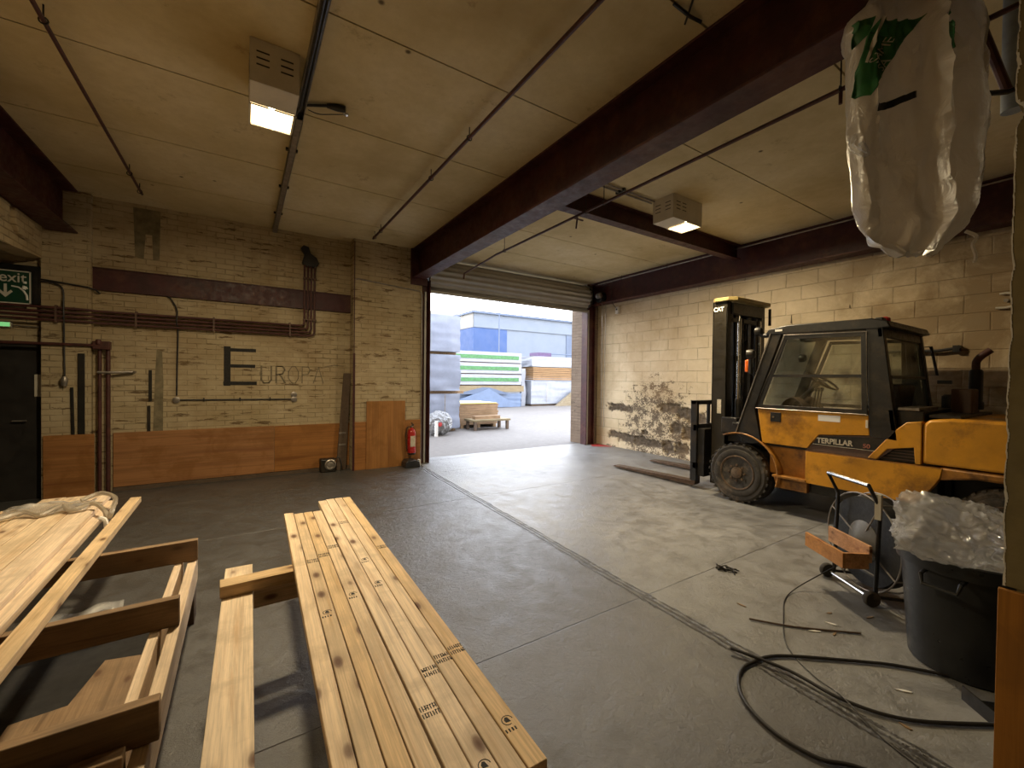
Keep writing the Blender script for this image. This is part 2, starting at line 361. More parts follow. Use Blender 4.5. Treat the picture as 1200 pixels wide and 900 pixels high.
def mat_floor():
    t = NT('worn_concrete_floor'); v = t.coord()
    f = t.noise(v, .55, 9, .66); g = t.noise(v, 5, 9, .72, .4); h = t.noise(v, 38, 5, .7)
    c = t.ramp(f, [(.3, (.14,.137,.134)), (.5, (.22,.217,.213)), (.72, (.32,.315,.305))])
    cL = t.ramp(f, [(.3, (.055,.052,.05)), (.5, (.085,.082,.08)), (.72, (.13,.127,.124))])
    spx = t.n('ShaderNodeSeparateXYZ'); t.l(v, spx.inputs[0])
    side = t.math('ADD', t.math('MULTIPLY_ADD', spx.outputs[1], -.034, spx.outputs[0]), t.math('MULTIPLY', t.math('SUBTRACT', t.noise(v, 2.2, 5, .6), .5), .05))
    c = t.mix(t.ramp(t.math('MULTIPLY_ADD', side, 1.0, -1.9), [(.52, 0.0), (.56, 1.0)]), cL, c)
    c = t.mix(t.ramp(g, [(.42, .42), (.56, 0.0)]), c, (.06,.055,.05))
    c = t.mix(t.ramp(h, [(.6, 0.0), (.75, .35)]), c, (.24,.23,.22))
    # oil stains
    c = t.mix(t.ramp(t.noise(v, 1.7, 6, .7), [(.62, 0.0), (.72, .6)]), c, (.022,.018,.015))
    sp = t.n('ShaderNodeSeparateXYZ'); t.l(v, sp.inputs[0])
    n1 = t.noise(v, 2.2, 5, .6); n2 = t.noise(v, 9, 5, .7)
    # long joint running towards the door
    wob = t.math('MULTIPLY_ADD', t.math('SUBTRACT', n1, .5), .05, 0.0)
    xx = t.math('ADD', sp.outputs[0], wob)
    # centre slightly skewed: 2.44 + .034*y
    cen = t.math('MULTIPLY_ADD', sp.outputs[1], .034, 2.445)
    d = t.math('SUBTRACT', xx, cen)
    lines = None
    for off, w in ((-.045, .010), (.035, .008), (.0, .012)):
        a = t.math('ABSOLUTE', t.math('SUBTRACT', d, off))
        a = t.math('ADD', a, t.math('MULTIPLY', t.math('SUBTRACT', n2, .5), .07))
        k = t.ramp(a, [(w*.3, 1.0), (w*1.6, 0.0)])
        lines = k if lines is None else t.math('MAXIMUM', lines, k)
    # saw cuts across
    for y0, w, amp in ((7.62, .012, .02), (7.95, .02, .05), (4.98, .004, .01), (2.05, .003, .01), (6.6, .003, .01)):
        yy = t.math('ADD', sp.outputs[1], t.math('MULTIPLY', t.math('SUBTRACT', n1, .5), amp*2))
        a = t.math('ABSOLUTE', t.math('SUBTRACT', yy, y0)); a = t.math('ADD', a, t.math('MULTIPLY', t.math('SUBTRACT', n2, .5), amp))
        lines = t.math('MAXIMUM', lines, t.math('MULTIPLY', t.ramp(a, [(w*.4, 1.0), (w*1.4, 0.0)]), .7))
    c = t.mix(lines, c, (.022,.018,.015))
    ro = t.ramp(g, [(.35, .30), (.65, .55)])
    hh = t.math('SUBTRACT', t.math('ADD', t.math('MULTIPLY', g, .8), t.math('ADD', t.math('MULTIPLY', h, .3), t.math('MULTIPLY', t.noise(v, 14, 8, .75, 1.5), .5))), lines)
    t.bsdf(c, ro, 0, .9, bump=hh, bstr=.9, bdist=.012); return t.m
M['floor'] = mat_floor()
def mat_yard():
    t = NT('yard_concrete'); v = t.coord(); f = t.noise(v, .5, 9, .7); g = t.noise(v, 7, 7, .7)
    c = t.ramp(f, [(.3, (.12,.107,.097)), (.7, (.165,.15,.138))]); c = t.mix(t.ramp(g, [(.4, .5), (.6, 0.0)]), c, (.10,.088,.08))
    t.bsdf(c, .7, 0, .3, bump=g, bstr=.4, bdist=.006); return t.m
M['yard'] = mat_yard()

# ---------------------------------------------------------------- setting
CZ = 3.95
def struct(name, mb, mat, **k): return tag(mb.build(name, mat, **k), kind='structure')

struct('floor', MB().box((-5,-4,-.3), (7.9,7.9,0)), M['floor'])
struct('yard_ground', MB().box((-60,7.9,-.3), (160,180,-.004)), M['yard'])

mb = MB()
ys = [-4, -2.2, -.9, .4, 1.68, 2.95, 4.2, 5.49, 6.7, 8.1]
ys2 = [-4, -2.3, -1.0, .2, 1.35, 2.61, 3.95, 5.52, 6.62, 8.1]
g = .007
for a, b in zip(ys[:-1], ys[1:]): mb.box((-5, a+g, CZ), (2.7, b-g, CZ+.16))
for a, b in zip(ys2[:-1], ys2[1:]): mb.box((2.7, a+g, CZ), (7.9, b-g, CZ+.16))
ceil_o = struct('ceiling', mb, M['ceiling'])
MB().box((-5,-4,CZ+.03), (7.9,8.1,CZ+.3)).build('joint_backing', M['dark'], ceil_o)

# back wall with door opening, recess for the dark door at the far left
mb = MB(); mb.box((-2.13,7.7,0), (2.86,8.0,CZ)); mb.box((-5,7.7,1.96), (-2.13,8.0,CZ)); mb.box((-5,7.7,0), (-3.3,8.0,1.96))
wall_back = struct('wall_back', mb, M['brick'])
struct('wall_pier', MB().box((1.57,7.45,0), (2.79,7.7,CZ)), M['brick'])
struct('wall_stub', MB().box((-2.13,7.6,0), (-1.68,7.7,CZ)), M['brick'])
struct('wall_reveal', MB().box((7.12,7.70,0), (7.9,8.25,CZ+.2)), M['redbrick'])
# left wall: ragged lintel under the beam above an opening
poly = [(-4,0),(5.2,0),(5.2,2.9),(5.9,2.93),(6.6,2.97),(7.3,3.02),(7.7,3.04),(7.7,3.5),(7.25,3.5),(7.2,3.42),(6.95,3.44),(6.9,3.52),(6.7,3.55),(6.5,3.6),(6.2,3.8),(-4,CZ)]
poly = [(-4,0),(5.2,0),(5.2,2.9),(5.9,2.93),(6.6,2.97),(7.3,3.02),(7.7,3.04),(7.7,CZ),(-4,CZ)]
struct('wall_left', MB().prism(poly, 0, -2.36, -2.12), M['brick_side'])
# rough brick nibs under the left beam
mb = MB()
for (y0, y1, z0) in ((6.1,6.62,3.18), (6.75,7.25,3.12), (5.2,5.9,3.15)):
    mb.prism([(y0,3.39),(y0,z0+.1),(y0+.08,z0+.03),(y0+.2,z0),(y1-.1,z0+.03),(y1-.02,z0+.12),(y1,3.39)], 0, -2.14, -2.075)
struct('trim_1', mb, M['brick_side'], bevel=.01)
struct('wall_passage', MB().box((-5,-4,0), (-4.8,7.7,CZ)), M['brick_side'])
struct('wall_front', MB().box((-5,-4.3,0), (7.9,-4,CZ)), M['brick'])
# pier beside the camera: plastered wall end, plywood below
mb = MB()
e = []
zz = .81
pts = []
n = 240
for i in range(n+1):
    z = .815 + (CZ-.815)*i/n
    d = .006*noise.noise(Vector((z*9, 1.3, 0))) + .007*abs(noise.noise(Vector((z*26, 5.3, 0))))
    d += .05*max(0, noise.noise(Vector((z*7, 9, 2))) - .33)
    pts.append((.325 - d, z))
mb.prism([(-4, .815)] + pts + [(-4, CZ)], 0, 2.505, 2.70)
mb.box((2.51,-4,0), (2.70,.29,.815))
struct('wall_divider', mb, M['render_wall'], smooth=20)
# chipped paint edge of that pier
mb = MB()
for i in range(n):
    z = pts[i][1]; w = .0025 + .016*max(0, noise.noise(Vector((z*9, 3, 7)))-.12)
    mb.prism([(pts[i][0]-w, z), (pts[i][0]+.0015, z), (pts[i+1][0]+.0015, pts[i+1][1]), (pts[i][0]-w*.7, pts[i+1][1])], 0, 2.5035, 2.515)
struct('trim_2', mb, M['white'])
tag(MB().box((2.488,-1.4,0), (2.508,.335,.805)).build('wall_boarding', M['ply_v'], loc=(2.5,0,0), bevel=.002),
    'orange plywood panel fixed to the foot of the plastered wall end in the right foreground', 'panel')

# right wall as a relief mesh: blockwork with broken lower courses
def right_wall():
    y0, y1, z0, z1 = 3.2, 7.78, 0.0, 3.46; st = .0200
    ny = int((y1-y0)/st)+1; nz = int((z1-z0)/st)+1
    cav_cells = {}
    rnd = random.Random(11)
    spots = [(7.05,.95,.30,.10),(6.75,.93,.22,.08),(5.55,1.02,.30,.10),(5.2,.93,.2,.14),(4.95,.86,.22,.12),(5.4,.62,.14,.12),(5.15,.55,.12,.16),
             (7.1,.30,.22,.09),(6.75,.26,.28,.11),(6.35,.24,.20,.12),(6.0,.22,.22,.10),(5.6,.2,.16,.14),(5.25,.22,.2,.12),(4.85,.3,.2,.14),(4.5,.45,.2,.1),(6.2,.45,.10,.06)]
    vs, cav, peel = [], [], []
    for j in range(nz):
        for i in range(ny):
            y = y0+i*st; z = z0+j*st
            nn = noise.noise(Vector((y*3.1, z*3.1, 4))); n2 = noise.noise(Vector((y*13, z*13, 1))); n3 = noise.noise(Vector((y*31, z*31, 8)))
            c = 0
            for cy, cz, a, b in spots:
                q = max(abs(y-cy)/a, abs(z-cz)/b)*.6 + math.hypot((y-cy)/a, (z-cz)/b)*.4 + n2*.45 + n3*.2
                c = max(c, min(1, max(0, (1.0-q)*5)))
            pz = max(0, 1-abs(y-5.9)/1.75)*max(0, 1-max(0, z-1.0)/1.3)
            pz = min(1, pz*1.5)*(1 if z < 2.4 else 0); pz = max(pz, .75*max(0, 1-z/.5)*(1 if y < 7.4 else .3))
            d = .004*n2 + .006*nn - c*(.045+.03*n2+.012*n3) - pz*.006*max(0, n3)
            vs.append((7.5-d, y, z)); cav.append(c); peel.append(pz)
    fs = [(j*ny+i, j*ny+i+1, (j+1)*ny+i+1, (j+1)*ny+i) for j in range(nz-1) for i in range(ny-1)]
    m = MB().add(vs, fs)
    nb = len(vs)
    m.box((7.62,3.2,0), (7.9,7.78,CZ)); m.box((7.5,-4,0), (7.9,3.2,CZ)); m.box((7.5,3.2,3.46), (7.9,7.78,CZ))
    o = struct('wall_right', m, M['block'], smooth=60)
    tot = len(o.data.vertices)
    for nm, arr in (('cavity', cav), ('peel', peel)):
        a = o.data.attributes.new(nm, 'FLOAT', 'POINT'); a.data.foreach_set('value', arr + [0.12]*(tot-nb) if nm == 'peel' else arr + [0.0]*(tot-nb))
    return o
wall_right = right_wall()
M_peelmark = mat_plain('bare_block_patch', (.12,.085,.045), .85, 0, .35, 9)
def flat_patch(poly, x, name, mat, parent):   # worn patch on right wall, poly (y,z)
    return MB().prism(poly, 0, x-.006, x+.02).build(name, mat, parent)

# dark door at far left
d = MB().box((-3.3,7.72,0), (-2.13,7.78,1.96)); struct('door_1', d, M['doorgrey'])
o = MB().box((-2.22,7.70,1.30), (-2.14,7.72,1.58)).build('push_plate', M['cream'], bpy.data.objects['door_1'], bevel=.004); tag(o, 'cream finger plate')
o = MB().tube([(-2.4,7.71,1.0),(-2.4,7.68,1.0),(-2.28,7.68,1.0)], .01).build('door_handle', M['galv'], bpy.data.objects['door_1'])

# ---------------------------------------------------------------- steel beams
def ibeam_y(x0, x1, z0, z1, y0, y1, t=.018):
    xc = (x0+x1)/2; m = MB(); m.box((x0,y0,z0), (x1,y1,z0+t)); m.box((x0,y0,z1-t), (x1,y1,z1)); m.box((xc-.008,y0,z0+t), (xc+.008,y1,z1-t)); return m
m = ibeam_y(2.59,2.84,3.42,CZ,-4,7.44,.02)
t = thing('steel_beam', 'deep dark maroon steel beam running to the left side of the loading door', 'beam', (2.715,2,3.42))
m.build('beam', M['maroon'], t, bevel=.003)
MB().box((2.56,7.40,3.30), (2.87,7.45,CZ)).build('end_plate', M['maroon'], t, bevel=.003)
tag(ibeam_y(7.19,7.45,3.43,CZ,-4,7.7,.02).build('steel_beam', M['maroon'], loc=(7.3,2,3.43), bevel=.003), 'maroon steel beam along the top of the right blockwork wall, above the forklift', 'beam')
tag(ibeam_y(-2.09,-1.80,3.40,CZ,-4,7.6,.02).build('steel_beam', M['maroon'], loc=(-1.95,2,3.4), bevel=.003), 'dark maroon steel beam in the top left corner above the exit sign', 'beam')
m = MB(); m.box((2.84,3.96,3.70),(7.19,4.10,3.714)); m.box((2.84,3.96,CZ-.014),(7.19,4.10,CZ)); m.box((2.84,4.024,3.7),(7.19,4.036,CZ))
tag(m.build('steel_beam', M['maroon'], loc=(5,4,3.7), bevel=.002), 'short slim maroon cross beam beside the right ceiling lamp', 'beam')
m = MB(); m.box((-1.68,7.655,2.71),(1.57,7.70,2.725)); m.box((-1.68,7.655,3.0),(1.57,7.70,3.015)); m.box((-1.68,7.67,2.71),(1.57,7.70,3.015))
tag(m.build('steel_rail', M['maroon'], loc=(0,7.68,2.86), bevel=.002), 'wide maroon steel channel fixed across the left brick wall', 'rail')
# door posts
t = thing('door_post', 'maroon steel post at the left side of the loading door beside the fire extinguisher', 'post', (2.86,7.5,0))
m = MB(); m.box((2.795,7.43,0),(2.81,7.70,3.42)); m.box((2.81,7.50,0),(2.94,7.515,3.42)); m.box((2.925,7.42,0),(2.945,7.70,3.42)); m.build('post', M['maroon'], t, bevel=.002)
MB().box((2.84,7.455,0),(2.875,7.50,3.2)).build('guide_rail', M['slat'], t, bevel=.002)
t = thing('door_post', 'maroon steel post at the right side of the loading door against the blockwork wall', 'post', (7.15,7.7,0))
m = MB(); m.box((7.05,7.60,0),(7.07,7.80,3.4)); m.box((7.07,7.66,0),(7.30,7.68,3.4)); m.box((7.30,7.60,0),(7.32,7.80,3.4)); m.build('post', M['maroon'], t, bevel=.002)
MB().box((7.08,7.61,0),(7.12,7.65,3.3)).build('guide_rail', M['slat'], t, bevel=.002)

# roller shutter: ribbed coil and hanging end of the curtain
t = thing('roller_shutter', 'raised ribbed grey-brown roller shutter coiled above the loading door', 'shutter', (5,7.75,3.3))
def coil(u, v):
    a = 2*math.pi*u; r = .285 + .017*math.sin(a*17)
    return (2.96 + 4.08*v, 7.74 + r*math.cos(a), 3.60 + r*math.sin(a))
mb = MB(); mb.grid(coil, 204, 2, True)
mb.build('coil', M['slat'], t, smooth=50)
def curt(u, v):
    return (2.96 + 4.08*u, 7.60 + .012*math.sin(v*2*math.pi*4), 3.26 + .22*v)
m = MB(); m.grid(curt, 2, 40); m.build('curtain', M['slat'], t, solid=.004, smooth=50)
MB().box((2.95,7.575,3.225),(7.05,7.63,3.275)).build('bottom_bar', M['slat'], t, bevel=.004)
MB().lathe([(.30,0),(.31,.01),(.31,.025)], (7.045,7.74,3.60), (1,0,0)).build('end_disc', M['black'], t)
MB().lathe([(.30,0),(.31,.01),(.31,.025)], (2.93,7.74,3.60), (1,0,0)).build('end_disc', M['black'], t)
# hoist operator at the right end
t = thing('shutter_motor', 'dark shutter drive unit with pull chain above the right door post', 'motor', (7.3,7.42,3.6))
MB().lathe([(.05,0),(.12,.02),(.13,.05),(.13,.16),(.10,.19),(.05,.2)], (7.16,7.38,3.58), (1,-.15,0), 24).build('housing', M['blackpl'], t)
MB().lathe([(.055,0),(.06,.01),(.06,.12),(.03,.14)], (7.14,7.37,3.60), (0,-1,0), 18).build('drive_cap', M['galv'], t)
MB().box((7.20,7.40,3.40),(7.30,7.55,3.52)).build('bracket', M['maroon'], t, bevel=.003)
MB().tube([(7.24,7.30,3.48),(7.25,7.29,.46)], .005, 6).tube([(7.33,7.27,3.48),(7.31,7.27,.46),(7.27,7.28,.44)], .005, 6).build('pull_chain', M['galv'], t)
MB().tube(smoothpath([(7.22,7.35,3.68),(7.2,7.12,3.82),(7.19,6.95,3.7),(7.22,6.98,3.45),(7.42,7.02,3.3)]), .006, 6).build('flex', M['cable'], t)
t = thing('switch_box', 'small white switch box on the blockwork wall below the shutter drive', 'switch', (7.47,7.02,3.27))
MB().box((7.435,6.97,3.17),(7.5,7.07,3.33)).build('casing', M['white'], t, bevel=.006)
MB().cyl((7.437,7.02,3.27),(7.425,7.02,3.27),.02,12).build('button', M['black'], t)

# ---------------------------------------------------------------- ceiling lamps
def lamp(name_label, loc, rz, power):
    t = thing('ceiling_lamp', name_label, 'lamp', loc, rz)
    L, W, H = .60, .31, .30     # long along local Y; ballast end at -Y, glass at +Y
    m = MB(); th = .006
    m.box((-W/2,-L/2,-.006),(W/2,L/2,0)); m.box((-W/2,-L/2,-H),(-W/2+th,L/2,0)); m.box((W/2-th,-L/2,-H),(W/2,L/2,0)); m.box((-W/2,-L/2,-H),(W/2,-L/2+th,0)); m.box((-W/2,L/2-th,-H),(W/2,L/2,0))
    m.box((-W/2,-L/2,-H),(W/2,-.02,-H+th)); m.box((-W/2,-.026,-H),(W/2,-.02,-.05))
    m.build('housing', M['cream'], t, local=True, bevel=.003)
    each('vent_slot', M['black'], t, [((sx-.04,-L/2-.0015,-.09-.045*k),(sx+.04,-L/2+.001,-.080-.045*k)) for sx in (-.075,.075) for k in range(3)], local=True)
    each('vent_slot', M['black'], t, [((sd*W/2-.0015,sy-.04,-.09-.045*k),(sd*W/2+.0015,sy+.04,-.080-.045*k)) for sd in (-1,1) for sy in (-.2,-.08) for k in range(3)], local=True)

    # reflector
    r = MB(); a = W/2-.008; x0 = -.015; x1 = L/2-.008
    r.add([(-a,x0,-H+.012),(a,x0,-H+.012),(a,x1,-H+.012),(-a,x1,-H+.012),(-a*.5,x0+.07,-.1),(a*.5,x0+.07,-.1),(a*.5,x1-.07,-.1),(-a*.5,x1-.07,-.1)],
          [(0,1,5,4),(1,2,6,5),(2,3,7,6),(3,0,4,7),(4,5,6,7)])
    r.build('reflector', M['lampglass'], t, local=True)
    MB().tube([(0,.05,-.2),(0,.12,-.2),(0,.19,-.2)], [.018,.026,.018], 12).build('bulb', M['lampbulb'], t, local=True)
    f = MB(); f.box((-W/2,-.02,-H-.006),(-W/2+.014,L/2,-H)); f.box((W/2-.014,-.02,-H-.006),(W/2,L/2,-H)); f.box((-W/2,L/2-.014,-H-.006),(W/2,L/2,-H)); f.box((-W/2,-.02,-H-.006),(W/2,-.008,-H))
    f.build('rim', M['cream'], t, local=True)
    ld = bpy.data.lights.new('lamp_light', 'AREA'); ld.shape = 'RECTANGLE'; ld.size = W*.8; ld.size_y = L*.42; ld.energy = power; ld.color = (1,.81,.51)
    lo = bpy.data.objects.new('lamp_light', ld); C.objects.link(lo); lo.parent = t; lo.location = (0,.13,-H-.012)
    return t
LP = 104
lamp('box shaped lit ceiling lamp beside the long cable tray', (.185,3.75,CZ), 0, LP)
lamp('box shaped lit ceiling lamp next to the slim cross beam', (4.82,3.50,CZ), -math.pi/2, LP)

# ---------------------------------------------------------------- ceiling services
def pipe(name, label, cat, pts, r, mat, clips=(), clip_top=CZ, clipx=True, n=10):
    p0 = pts[0]; t = thing(name, label, cat, p0)
    MB().tube(pts, r, n).build('pipe', mat, t)
    for c in clips:
        m = MB(); c = Vector(c); m.cyl(c + Vector((0,0,r)), (c.x, c.y, clip_top), .005, 6)
        ring = [c + Vector((math.cos(a)*(r+.008), 0, math.sin(a)*(r+.008))) if clipx else c + Vector((0, math.cos(a)*(r+.008), math.sin(a)*(r+.008))) for a in [k*math.pi/6 for k in range(12)]]
        m.tube(ring, .005, 5, closed=True); m.build('pipe_clip', M['black'], t)
    return t
pipe('ceiling_pipe', 'straight maroon pipe hung on clips below the middle of the ceiling', 'pipe', [(1.78,-3,3.85),(1.77,6.98,3.85)], .017, M['rust_pipe'], [(1.775,y,3.85) for y in (.6,3.55,4.5,6.55,6.9)])
pipe('ceiling_pipe', 'brown pipe hung under the far left of the ceiling', 'pipe', [(-1.08,-3,3.85),(-1.08,3.7,3.85),(-1.08,7.0,3.87)], .014, M['rust_pipe'], [(-1.08,y,3.85) for y in (3.9,6.3,6.85)])
t = pipe('ceiling_pipe', 'long thin dark pipe hanging under the right bay ceiling beside the deep beam', 'pipe', [(3.42,-3,3.60),(3.43,5.85,3.60),(3.52,6.9,3.60),(3.55,7.25,3.60),(3.55,7.28,3.5)], .016, M['rust_pipe'], [(3.42,1.22,3.6),(3.425,3.45,3.6),(3.43,3.75,3.6),(3.43,5.6,3.6)])
MB().tube([(3.42,1.22,3.58),(3.42,1.22,3.50)], .012, 8).build('drop_stub', M['rust_pipe'], t)
MB().tube([(3.43,3.9,3.58),(3.43,3.92,3.45)], .012, 8).tube([(3.36,3.9,3.56),(3.52,3.9,3.56)], .010, 6).build('drop_stub', M['rust_pipe'], t)
pipe('ceiling_pipe', 'pale thin pipe running along the top of the right wall beam', 'pipe', [(7.13,-3,3.88),(7.13,4.4,3.88),(7.15,7.35,3.88)], .012, M['galv'], [(7.13,y,3.88) for y in (2.2,4.0,5.4,6.6)])
t = thing('cable_conduit', 'pair of thin conduits on the right ceiling leading to the right lamp', 'conduit', (3,3.7,CZ))
MB().cyl((2.84,3.62,3.93),(4.5,3.62,3.93),.011,8).build('pipe', M['galv'], t); MB().cyl((2.84,3.70,3.93),(4.52,3.68,3.93),.011,8).build('pipe', M['galv'], t)
each('saddle', M['black'], t, [((x,3.59,3.915),(x+.03,3.73,3.95)) for x in (3.0,3.9)])
# metal tray with cables
t = thing('cable_tray', 'long galvanised cable tray on the ceiling passing beside the left lamp', 'tray', (.415,2,3.9))
m = MB(); m.box((.385,-3,3.885),(.39,7.7,3.945)); m.box((.44,-3,3.885),(.445,7.7,3.945)); m.box((.385,-3,3.94),(.445,7.7,3.948)); m.box((.385,4.2,3.885),(.445,7.7,3.89)); m.build('channel', M['galv'], t)
MB().tube([(.40,-3,3.88),(.402,1.2,3.876),(.40,2.2,3.88),(.405,3.1,3.876),(.40,4.0,3.885),(.37,4.18,3.9)], .013, 8).build('cable', M['cable'], t)
MB().tube([(.428,-3,3.88),(.425,1.2,3.874),(.43,2.2,3.88),(.425,3.1,3.876),(.43,3.9,3.88),(.44,4.15,3.92)], .011, 8).build('cable', M['black'], t)
each('fixing', M['black'], t, [((.36,y,3.925),(.47,y+.03,3.95)) for y in (1.5,4.9,5.9,6.9)])
# presence detector on short conduit
t = thing('ceiling_sensor', 'small black sensor with a glass lens on a short conduit right of the cable tray', 'sensor', (.72,3.93,CZ))
MB().tube([(.45,4.02,3.93),(.60,3.93,3.93)], .012, 8).build('conduit', M['black'], t)
MB().tube([(.60,3.93,3.93),(.68,3.90,3.925),(.74,3.88,3.92)], [.018,.03,.026], 12).build('body', M['black'], t)
MB().lathe([(.026,0),(.024,.012),(.012,.024),(.003,.027)], (.745,3.90,3.90), (.2,.3,-1), 14).build('lens', M['chrome'], t)
MB().tube(smoothpath([(.47,4.08,3.93),(.55,4.06,3.91),(.65,3.98,3.90),(.74,3.92,3.9)]), .004, 6).build('wire', M['cable'], t)
# torn brackets near the top right of the main ceiling
t = thing('ceiling_bracket', 'bent dark metal bracket left on the ceiling beside the deep beam', 'bracket', (2.37,1.66,CZ))
MB().tube([(2.24,1.68,3.94),(2.37,1.66,3.91),(2.49,1.66,3.93)], .011, 6).tube([(2.30,1.58,3.94),(2.41,1.72,3.92)], .007, 6).build('rod', M['black'], t)
# hanging rusty rod at the top right
t = thing('hanging_pipe', 'rusty pipe wrapped with a rag behind the hanging plastic sack', 'pipe', (3.4,.6,3.5))
MB().tube([(3.33,.63,3.95),(3.38,.60,3.68),(3.53,.49,3.22)], .022, 10).build('pipe', M['rust_pipe'], t)
MB().tube([(3.335,.60,3.70),(3.35,.60,3.62),(3.38,.585,3.55),(3.40,.58,3.46)], [.03,.055,.05,.03], 12).build('rag', M['white'], t)
MB().tube([(3.44,.545,3.20),(3.53,.49,3.21),(3.59,.45,3.24)], .014, 8).build('hook', M['black'], t)
tag(MB().tube([(3.78,.50,3.95),(3.78,.50,3.2)], .05, 14).build('drain_pipe', mat_plain('pale_blue_plastic', (.25,.28,.30), .5), loc=(3.78,.5,3.2)), 'pale blue grey plastic pipe hanging beside the wall end at the top right', 'pipe')

# ---------------------------------------------------------------- left brick wall: services
t = thing('conduit_run', 'run of parallel maroon conduits along the left brick wall turning up over the steel channel', 'conduit', (-1,7.62,2.36))
def run(k):
    z = 2.27 + .052*k; x = .99 - .05*k
    p = [(-4.6,7.56,z),(-2.2,7.56,z),(-1.72,7.56,z),(-1.62,7.63,z)]
    p += [(x-.06,7.63,z),(x-.015,7.63,z+.015),(x,7.63,z+.06),(x,7.63,3.5)]
    return p
for k in range(4):
    p = run(min(k, 3)); MB().tube(p, .016, 8).build('pipe', M['rust_pipe'], t)
each('saddle', M['brownbox'], t, [((x,7.545 if x < -1.7 else 7.61,2.24),(x+.022,7.60 if x < -1.7 else 7.7,2.46)) for x in (-2.0,-1.25,-.38,.62)] + [((.82,7.61,z),(1.02,7.66,z+.02)) for z in (2.52,3.2)])
tag(MB().prism([(.80,3.45),(.86,3.40),(1.0,3.40),(1.06,3.47),(1.02,3.56),(.93,3.62),(.90,3.72),(.82,3.74),(.78,3.68),(.84,3.6)], 1, 7.60, 7.7).build('conduit_cowl', M['black'], loc=(.9,7.65,3.5), bevel=.01), 'dark lumpy cowl where the conduits enter the wall under the ceiling', 'cowl')
# riser pipes and horizontal pipe over the dark door
t = thing('wall_pipe', 'brown pipes rising from the floor beside the dark door and crossing above it', 'pipe', (-1.55,7.6,0))
MB().tube([(-1.60,7.62,.0),(-1.60,7.62,1.93),(-1.62,7.57,1.97),(-4.6,7.57,1.97)], .02, 10).build('pipe', M['rust_pipe'], t)
MB().tube([(-1.52,7.63,.0),(-1.52,7.63,2.0)], .024, 10).build('pipe', M['rust_pipe'], t)
MB().tube([(-1.6,7.56,1.98),(-1.6,7.56,2.05)], .03, 8).box((-1.66,7.55,1.92),(-1.49,7.66,2.03)).build('junction', M['rust_pipe'], t, bevel=.01)
tag(MB().tube([(-1.62,7.59,1.62),(-1.45,7.60,1.62),(-1.28,7.64,1.63),(-1.26,7.7,1.63)], .018, 10).build('pipe_stub', M['galv'], loc=(-1.4,7.6,1.62)), 'short worn horizontal pipe stub beside the riser pipes', 'pipe')
t = thing('wall_cable', 'dark cable dropping down the wall end beside the dark door to a small socket', 'cable', (-1.95,7.58,1.4))
MB().tube(smoothpath([(-2.13,7.57,2.74),(-2.0,7.57,2.73),(-1.93,7.57,2.66),(-1.915,7.535,2.4),(-1.92,7.57,2.1),(-1.915,7.57,1.55)]), .009, 8).build('cable', M['cable'], t)
MB().lathe([(.022,0),(.04,-.05),(.035,-.07),(.028,-.12)], (-1.915,7.555,1.56), (0,0,1), 12).build('socket', M['galv'], t)
tag(MB().tube([(-2.13,7.575,2.77),(-1.70,7.575,2.72),(-1.64,7.64,2.70),(-1.60,7.64,2.66)], .011, 8).build('wall_cable', M['cable'], loc=(-1.9,7.58,2.75)), 'thin dark cable crossing the wall end between exit sign and steel channel', 'cable')
# upright dark strips
def strip(x0, x1, z0, z1, y, mat, label, tilt=0):
    return tag(MB().prism([(x0,z0),(x1,z0),(x1+tilt,z1),(x0+tilt,z1)], 1, y-.018, y).build('wall_strip', mat, loc=((x0+x1)/2, y, z0), bevel=.002), label, 'strip')
strip(-1.80,-1.735,.81,1.86,7.6,M['black'],'wide black upright strip on the wall end above the small plywood board')
strip(-1.86,-1.83,.81,1.42,7.6,M['black'],'short black upright strip left of the wide one on the wall end',-.01)
strip(-1.115,-1.08,1.22,1.66,7.7,M['black'],'upper piece of the narrow black strip on the brick wall right of the riser pipes')
strip(-1.13,-1.095,.80,1.16,7.7,M['black'],'lower piece of the narrow black strip on the brick wall right of the riser pipes')
M['cement'] = mat_plain('grey_cement', (.20,.165,.10), .9, 0, .4, 8, .4)
def wallpatch(poly, name='mortar_patch', y=7.7, par=None):
    return MB().prism(poly, 1, y-.005, y+.02).build(name, M['cement'], par or wall_back)
wallpatch([(-1.07,.80),(-.96,.80),(-.955,1.5),(-.97,1.93),(-1.03,1.95),(-1.05,1.5)])
wallpatch([(-1.26,3.22),(-1.17,3.2),(-1.15,3.55),(-1.08,3.55),(-1.07,3.2),(-1.0,3.22),(-.99,3.9),(-1.28,3.9)])
# single cable with box and horizontal conduit
t = thing('wall_cable', 'dark cable curving down from the steel channel to a round box on the left wall', 'cable', (-.8,7.68,1.3))
MB().tube(smoothpath([(-.90,7.66,2.71),(-.86,7.66,2.66),(-.80,7.64,2.52),(-.80,7.60,2.36),(-.79,7.65,2.2),(-.80,7.68,1.8),(-.805,7.68,1.3)]), .010, 8).build('cable', M['cable'], t)
t = thing('wall_conduit', 'thin dark horizontal conduit with round boxes at both ends low on the left wall', 'conduit', (0,7.68,1.24))
MB().cyl((-.78,7.68,1.235),(.66,7.68,1.225),.010,8).build('pipe', M['cable'], t)
for x, z in ((-.81,1.235),(.70,1.225),(.70,1.30)):
    MB().lathe([(.045,0),(.045,.03),(.03,.036),(.01,.037)], (x,7.70,z), (0,-1,0), 18).build('round_box', M['galv'], t)
each('saddle', M['black'], t, [((x,7.665,1.21),(x+.02,7.7,1.26)) for x in (-.5,-.05,.35)])
